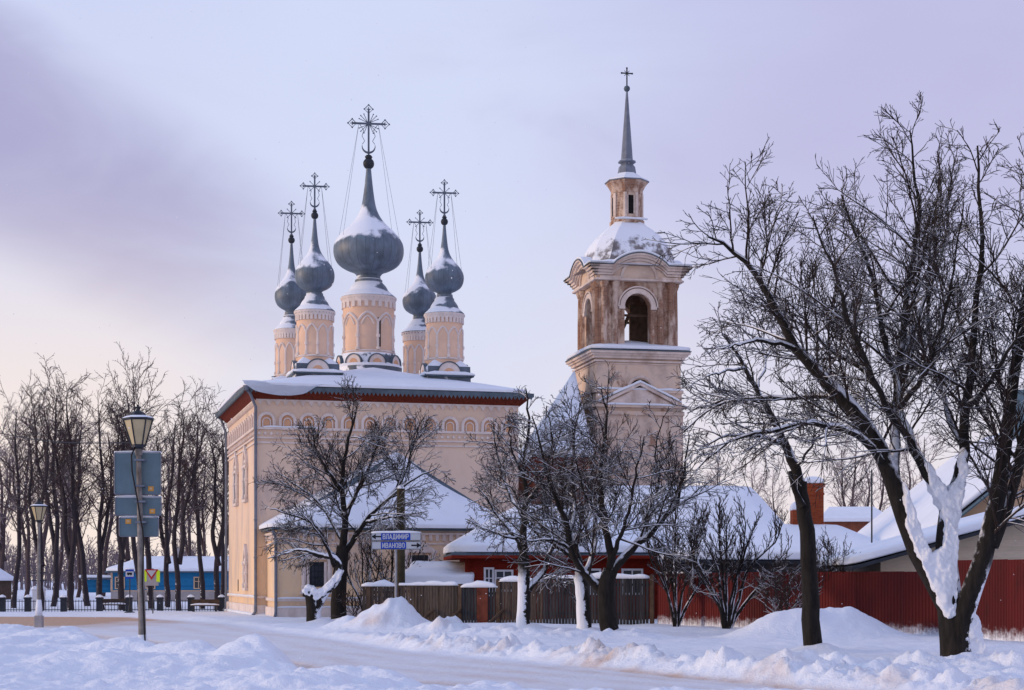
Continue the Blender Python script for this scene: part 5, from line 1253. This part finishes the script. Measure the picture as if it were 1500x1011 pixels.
for q, D, wd, lab in ((165, 100, 1.7, 'dark bench with snow on its seat beside the bus stop sign'), (300, 98, 1.6, 'low dark bench before the iron fence near the church corner')):
    r = thing('bench', lab, 'bench', (xof(q, D), D, gz(xof(q, D), D)), R(3), 'park benches'); mb = MB(); mb.box(-wd/2, wd/2, -.2, .2, .34, .40); mb.build('seat', 'wood', r)
    for s in (-1, 1):
        mb = MB(); mb.box(s*wd*.4-.05, s*wd*.4+.05, -.18, .18, -.1, .34); mb.build('leg', 'iron', r)
    mb = MB(); mb.box(-wd/2, wd/2, .2, .24, .45, .72); mb.build('backrest', 'wood', r); mb = MB(); mb.ridge([(-wd/2, 0, .4), (wd/2, 0, .4)], .36, .10, q); mb.build('snow_cap', 'snow', r, True)

# ------------------------------------------------------------------ lamps, signs, poles
def lamp(label, px_, D, ytop, lean=0., s=1., base='box'):
    x = xof(px_, D); zg = gz(x, D); H = zof(ytop, D)-zg; root = thing('street_lamp', label, 'street lamp', (x, D, zg)); root.rotation_euler = (0, lean, 0)
    hl = 1.02*s; zl = H-hl; zb_ = zl
    mb = MB(); mb.lathe([(.105*s, -.3), (.10*s, .4), (.075*s, zl*.6), (.062*s, zl-.12)], 12); mb.lathe([(.09*s, zl-.2), (.09*s, zl-.08), (.06*s, zl-.02)], 10); mb.build('pole', 'pole', root, True, auto=40)
    mb = MB()
    if base == 'box': mb.box(-.16, .16, -.16, .16, -.3, .10); mb.box(-.24, -.05, -.05, .05, .0, .05); mb.box(.05, .24, -.05, .05, .0, .05); mb.build('base', 'iron', root)
    else: mb.box(-.16, .16, -.16, .16, -.4, .46); mb.build('base', 'stone', root, bevel=.03)
    mb = MB(); mb.lathe([(.17*s, .09 if base == 'box' else .45), (.15*s, .28 if base == 'box' else .8), (.11*s, .5 if base == 'box' else 1.1)], 10); mb.build('base_snow', 'snow', root, True)
    r0, r1, za, zb2 = .17*s, .365*s, zl+.06*s, zl+.70*s
    P = lambda r, i: (r*math.cos(math.pi/3*i+.26), r*math.sin(math.pi/3*i+.26))
    mb = MB(); mb.prism_z([P(r0*.96, i) for i in range(6)], za, zb2, [P(r1*.97, i) for i in range(6)]); gl = mb.build('lantern_glass', 'lantern_glass', root)
    mb = MB()
    for i in range(6): mb.tube([(*P(r0, i), za-.02), (*P(r1, i), zb2+.01)], .020*s, 5)
    mb.prism_z([P(r0*1.06, i) for i in range(6)], za-.06*s, za+.01); mb.lathe([(.06*s, zl-.05), (.12*s, zl-.0), (r0, za-.05*s)], 8)
    for i in range(6): mb.tube([(*P(r1, i), zb2), (*P(r1, i+1), zb2)], .026*s, 5)
    mb.build('lantern_frame', 'iron', root)
    mb = MB(); mb.lathe([(r1*1.12, zb2), (r1*1.10, zb2+.03*s), (r1*.70, zb2+.09*s), (r1*.55, zb2+.11*s), (r1*.46, zb2+.17*s), (r1*.25, zb2+.215*s), (.03*s, zb2+.23*s)], 6, rot=.26); cp = mb.build('lantern_cap', 'iron', root)
    z = zb2+.21*s; mb = MB(); mb.lathe([(.05*s, z), (.055*s, z+.03*s), (.028*s, z+.06*s), (.025*s, z+.12*s)], 8)
    for dx in (-.05, .05, 0): ball(mb, (dx*s, 0, z+(.09 if dx else .14)*s), .032*s, 6)
    mb.build('finial', 'iron', cp)
    mb = MB(); mb.lathe([(r1*1.09, zb2+.035*s), (r1*.98, zb2+.06*s), (r1*.80, zb2+.09*s), (r1*.70, zb2+.095*s)], 6, rot=.26, cap=False); mb.build('cap_snow', 'snow', cp, True)
    return root, H, zl
DL = 43.; xl = xof(209, DL)
lam, HL, ZL = lamp('large street lamp on a worn pole carrying three grey sign backs in the snow bank', 209, DL, 596, -.020, 1.0)
mb = MB(); mb.tube([(-.06, -.08, ZL+.02), (-.16, -.10, ZL-.2), (-.15, -.12, ZL-.6), (-.03, -.13, ZL-1.3), (.02, -.13, ZL-1.7), (.09, -.12, ZL-2.1), (.10, -.10, ZL-2.5), (.05, -.10, ZL-3.4), (.08, -.09, ZL-4.6), (.09, -.1, .3)], .020, 6); mb.build('cable', 'sign_black', lam, True)
lampx = lambda y: 201+(y-597)*(8/353.)+1.5
SG = 'grey backs of road signs on the large lamp post'
def rrect(w_, h_, r, n=5):
    p = []
    for cx, cy, a0_ in ((w_/2-r, h_/2-r, 0), (-w_/2+r, h_/2-r, 90), (-w_/2+r, -h_/2+r, 180), (w_/2-r, -h_/2+r, 270)):
        for i in range(n+1):
            a = R(a0_+90*i/n); p.append((cx+r*math.cos(a), cy+r*math.sin(a)))
    return p
for y0, y1, x0, x1, lab, st in ((662, 725, 167.5, 236, 'large square grey sign back, topmost on the big lamp post', (221, 716)), (727.5, 755.5, 168.5, 236.5, 'wide rectangular grey sign back, middle one on the big lamp post', (223, 749)), (757, 786.5, 174.5, 232.5, 'darker small grey sign back, lowest on the big lamp post', (188, 764))):
    DS = DL+.13; m = DS/F; w_, h_ = (x1-x0)*m, (y1-y0)*m; xc, zc = xof((x0+x1)/2, DS), zof((y0+y1)/2, DS)
    r = thing('road_sign', lab, 'road sign', (xc, DS, zc), R(2), SG)
    mb = MB(); mb.prism(rrect(w_, h_, .05), 0, .025); mb.build('plate', 'sign_back', r, bevel=.006)
    mb = MB(); P_ = [(p[0], -.012, p[1]) for p in rrect(w_-.02, h_-.02, .05)]; mb.tube(P_, .014, 4, closed=True); mb.build('rim', 'tin_light', r)
    mb = MB(); dxp = xof(lampx((y0+y1)/2), DL)-xc
    for z in ((-h_*.30, h_*.30) if h_ > .6 else (h_*.22,)):
        mb.box(-w_*.48, w_*.48, -.03, -.002, z-.02, z+.02) if h_ > 9 else None
        mb.box(dxp-.13, dxp+.13, -.26, -.0, z-.022, z+.022)
    mb.build('bracket', 'tin_light', r)
    sx, sz = xof(st[0], DS)-xc, zof(st[1], DS)-zc; mb = MB(); mb.box(sx-.07, sx+.07, -.004, .01, sz-.06, sz+.06); stk = mb.build('sticker', 'sticker', r)
    mb = MB(); mb.box(sx-.035, sx+.03, -.007, -.003, sz-.02, sz+.03); mb.build('sticker_mark', 'cream', stk)
    mb = MB(); mb.ridge([(-w_/2, .01, h_/2), (w_/2, .01, h_/2)], .06, .035, int(y0)); mb.build('snow_cap', 'snow', r, True)
lamp('smaller street lamp with yellowish lantern and pale base, left of the larger lamp', 57, 68, 732, 0, .86, 'block')
mb = MB(); LM2 = [o for o in bpy.data.objects if o.name.startswith('street_lamp')][-1]
for dz, s in ((2.15, 1), (1.85, 1)): mb.tube([(-.28, -.02, dz), (.28, -.02, dz+.02)], .022, 5)
mb.build('crossarm', 'iron', LM2)

GLY = {'В': [[(0,0),(0,1),(.42,1),(.56,.9),(.56,.62),(.42,.53),(0,.53)],[(.42,.53),(.6,.42),(.6,.12),(.44,0),(0,0)]], 'Л': [[(0,0),(.08,.1),(.16,1),(.6,1),(.6,0)]], 'А': [[(0,0),(.3,1),(.34,1),(.64,0)],[(.12,.32),(.52,.32)]],
       'Д': [[(0,-.16),(0,.04),(.68,.04),(.68,-.16)],[(.10,.04),(.2,1),(.56,1),(.56,.04)]], 'И': [[(0,1),(0,0)],[(0,.06),(.58,.94)],[(.58,1),(.58,0)]], 'М': [[(0,0),(0,1)],[(0,1),(.35,.3),(.7,1)],[(.7,1),(.7,0)]],
       'Р': [[(0,0),(0,1),(.42,1),(.58,.88),(.58,.56),(.42,.44),(0,.44)]], 'Н': [[(0,0),(0,1)],[(.58,0),(.58,1)],[(0,.5),(.58,.5)]], 'О': [[(.16,0),(0,.2),(0,.8),(.16,1),(.44,1),(.6,.8),(.6,.2),(.44,0),(.16,0)]]}
def text_mesh(txt, h, mat, name, parent, loc, width):     # block letters built stroke by stroke
    mb = MB(); x = 0; w_ = .085; n = 0; adv = []
    for c in txt: adv.append(x); x += max(q[0] for st in GLY[c] for q in st)+.34
    tot = x-.34; sx = width/tot
    for c, x0 in zip(txt, adv):
        for st in GLY[c]:
            for p, q in zip(st[:-1], st[1:]):
                p, q = Vector(((x0+p[0]-tot/2)*sx, (p[1]-.5)*h)), Vector(((x0+q[0]-tot/2)*sx, (q[1]-.5)*h)); d = (q-p).normalized(); k_ = Vector((-d.y, d.x))*w_*h; e = d*w_*h*.8
                mb.prism([tuple(p-e-k_), tuple(q+e-k_), tuple(q+e+k_), tuple(p-e+k_)], -.002-.0003*(n % 7), .002); n += 1
    o = mb.build(name, mat, parent); o.location = loc; return o
DD = 61.; m = DD/F; xd = xof(580.5, DD); zd = zof(792, DD); zg = gz(xd, DD)
ds = thing('direction_sign', 'white road direction sign reading ВЛАДИМИР and ИВАНОВО with black arrows on a grey pole', 'road sign', (xd, DD, 0))
mb = MB(); mb.lathe([(.045, zg-.6), (.045, zd+.25)], 10, (-.02, .08, 0)); mb.build('pole', 'sign_pole', ds, True, auto=40)
wp, hp = 73*m, 12.2*m
for i, (zc, txt, side) in enumerate(((zof(786.2, DD), 'ВЛАДИМИР', -1), (zof(799, DD), 'ИВАНОВО', 1))):
    mb = MB(); mb.prism(rrect(wp, hp, .03), -.01, .02); pl_ = mb.build('plate', 'sign_white', ds, loc=(0, 0, zc))
    mb = MB(); P_ = [(p[0], -.014, p[1]) for p in rrect(wp-.03, hp-.03, .03)]; mb.tube(P_, .008, 4, closed=True); mb.build('border', 'sign_black', pl_)
    cxp = -.02 if i == 0 else -.10; wt = (43 if i == 0 else 37)*m
    mb = MB(); mb.T = Matrix.Translation((cxp, 0, 0)); mb.prism(rrect(wt, hp*.84, .03), -.016, -.008); mb.build('name_panel', 'sign_blue', pl_)
    text_mesh(txt, hp*.54, 'sign_white', 'lettering', pl_, (cxp, -.0185, 0), wt*.86)
    ax = side*wp*.40; mb = MB(); a = .13; q = [(-side*a*1.35, -.026), (side*a*.15, -.026), (side*a*.15, -.10), (side*a*1.35, 0), (side*a*.15, .10), (side*a*.15, .026), (-side*a*1.35, .026)]
    mb.T = Matrix.Translation((ax, 0, 0)); mb.prism(q, -.017, -.008); mb.build('arrow', 'sign_black', pl_)
mb = MB(); z = zof(779.8, DD); mb.ridge([(-wp/2, .0, z), (wp/2, .0, z)], .07, .05, 3); mb.build('snow_cap', 'snow', ds, True)
# brown utility pole behind it
xu = xof(587, 74); up_ = thing('utility_pole', 'thick brown timber pole standing right behind the direction sign', 'pole', (xu, 74, 0))
mb = MB(); mb.lathe([(.20, -.3), (.19, 2), (.17, zof(716, 74))], 12); mb.build('shaft', 'pole_wood', up_, True, auto=40); mb = MB(); ball(mb, (0, 0, zof(716, 74)), .16, 6); mb.build('snow_cap', 'snow', up_, True)
# thin iron mast at the right
xm = xof(1277, 70); im = MB(); im.tube([(0, 0, 0), (0, 0, zof(688, 70))], .035, 6); o = im.build('iron_mast', 'iron', None, True, loc=(xm, 70, 0)); tag(o, 'thin dark iron mast rising behind the red fence', 'mast')
# bus stop sign
xb = xof(190, 90); zgb = gz(xb, 90); bs = thing('bus_stop_sign', 'blue bus stop sign with a white panel on a thin dark pole', 'sign', (xb, 90, zgb))
mb = MB(); mb.tube([(0, .03, -.3), (0, .03, zof(834, 90)-zgb)], .03, 6); mb.lathe([(.30, -.1), (.28, .05), (.08, .12), (.06, .4)], 10); mb.build('pole', 'iron', bs, True, auto=40)
zc = zof(840.5, 90)-zgb; mb = MB(); mb.box(-.22, .22, -.02, .01, zc-.26, zc+.26); pl_ = mb.build('plate', 'sign_blue', bs)
mb = MB(); mb.box(-.21, .21, -.026, -.019, zc-.16, zc+.12); a_ = mb.build('white_panel', 'sign_white', pl_)
mb = MB(); mb.box(-.13, .13, -.032, -.025, zc-.05, zc+.06); mb.build('bus_symbol', 'sign_black', a_)
mb = MB()
for s in (-.07, .07): mb.T = Matrix.Translation((s, -.025, zc-.06)) @ Matrix.Rotation(R(90), 4, 'X'); mb.lathe([(.035, 0), (.035, .006)], 10)
mb.build('symbol_wheel', 'sign_black', a_)
mb = MB(); mb.ridge([(-.22, 0, zc+.26), (.22, 0, zc+.26)], .08, .05, 3); mb.build('snow_cap', 'snow', bs, True)
# yield sign
xy = xof(222, 88); zgy = gz(xy, 88); ys_ = thing('yield_sign', 'red-edged white yield triangle on a fluorescent lime backing plate', 'road sign', (xy, 88, zgy))
z0 = zof(858, 88)-zgy; z1 = zof(834, 88)-zgy
mb = MB(); mb.tube([(.06, .04, -.3), (.06, .04, z1+.05)], .032, 6); mb.build('pole', 'iron', ys_)
zlo = zof(853, 88)-zgy
for s in (-1, 1):
    mb = MB(); mb.box(s*.34-.09, s*.34+.09, -.015, .01, zlo, z1-.04); mb.build('backing_strip', 'sign_lime', ys_)
mb = MB(); mb.box(-.25, .25, -.012, .012, zlo-.02, z1-.08); mb.build('backing_plate', 'stone', ys_)
tri = lambda q: [(0, z0+.35*.0+q*1.9+.25), (.36-q*1.2, z1-q*.55), (-.36+q*1.2, z1-q*.55)]
mb = MB(); mb.prism([(0, zlo+.12), (.36, z1), (-.36, z1)], -.03, -.016); t_ = mb.build('red_triangle', 'sign_red', ys_)
mb = MB(); mb.prism([(0, zlo+.28), (.245, z1-.06), (-.245, z1-.06)], -.036, -.029); mb.build('white_triangle', 'sign_white', t_)
mb = MB(); mb.box(-.36, .36, -.026, -.014, zof(858, 88)-zgy, zlo+.03); mb.build('lower_plate', 'stone', ys_)
# overhead cable from the left to the lamp
mb = MB(); a = W(-60, 618, 52); b = Vector((xl-.13, DL, zof(648, DL))); P_ = [a.lerp(b, t)-Vector((0, 0, .25*math.sin(math.pi*t))) for t in np.linspace(0, 1, 24)]
mb.tube(P_, .013, 4); o = mb.build('overhead_cable', 'sign_black'); tag(o, 'thin black cable hanging from the large street lamp to the left edge', 'cable')
# flakes of snow in the air: nobody could count them
rr = random.Random(5); mb = MB()
for i in range(300):
    D = rr.uniform(14, 70); x = rr.uniform(-.33, .33)*D; z = rr.uniform(.2, .34*D+1.9); r = rr.uniform(.007, .012)*(.4+D/50)
    mb.add([(x+r, D, z), (x-r, D, z), (x, D+r, z), (x, D-r, z), (x, D, z+r), (x, D, z-r)], [(0, 2, 4), (2, 1, 4), (1, 3, 4), (3, 0, 4), (2, 0, 5), (1, 2, 5), (3, 1, 5), (0, 3, 5)])
o = mb.build('falling_snow', 'snow'); tag(o, 'scattered tiny snowflakes drifting in the air', 'snowflakes'); o['kind'] = 'stuff'
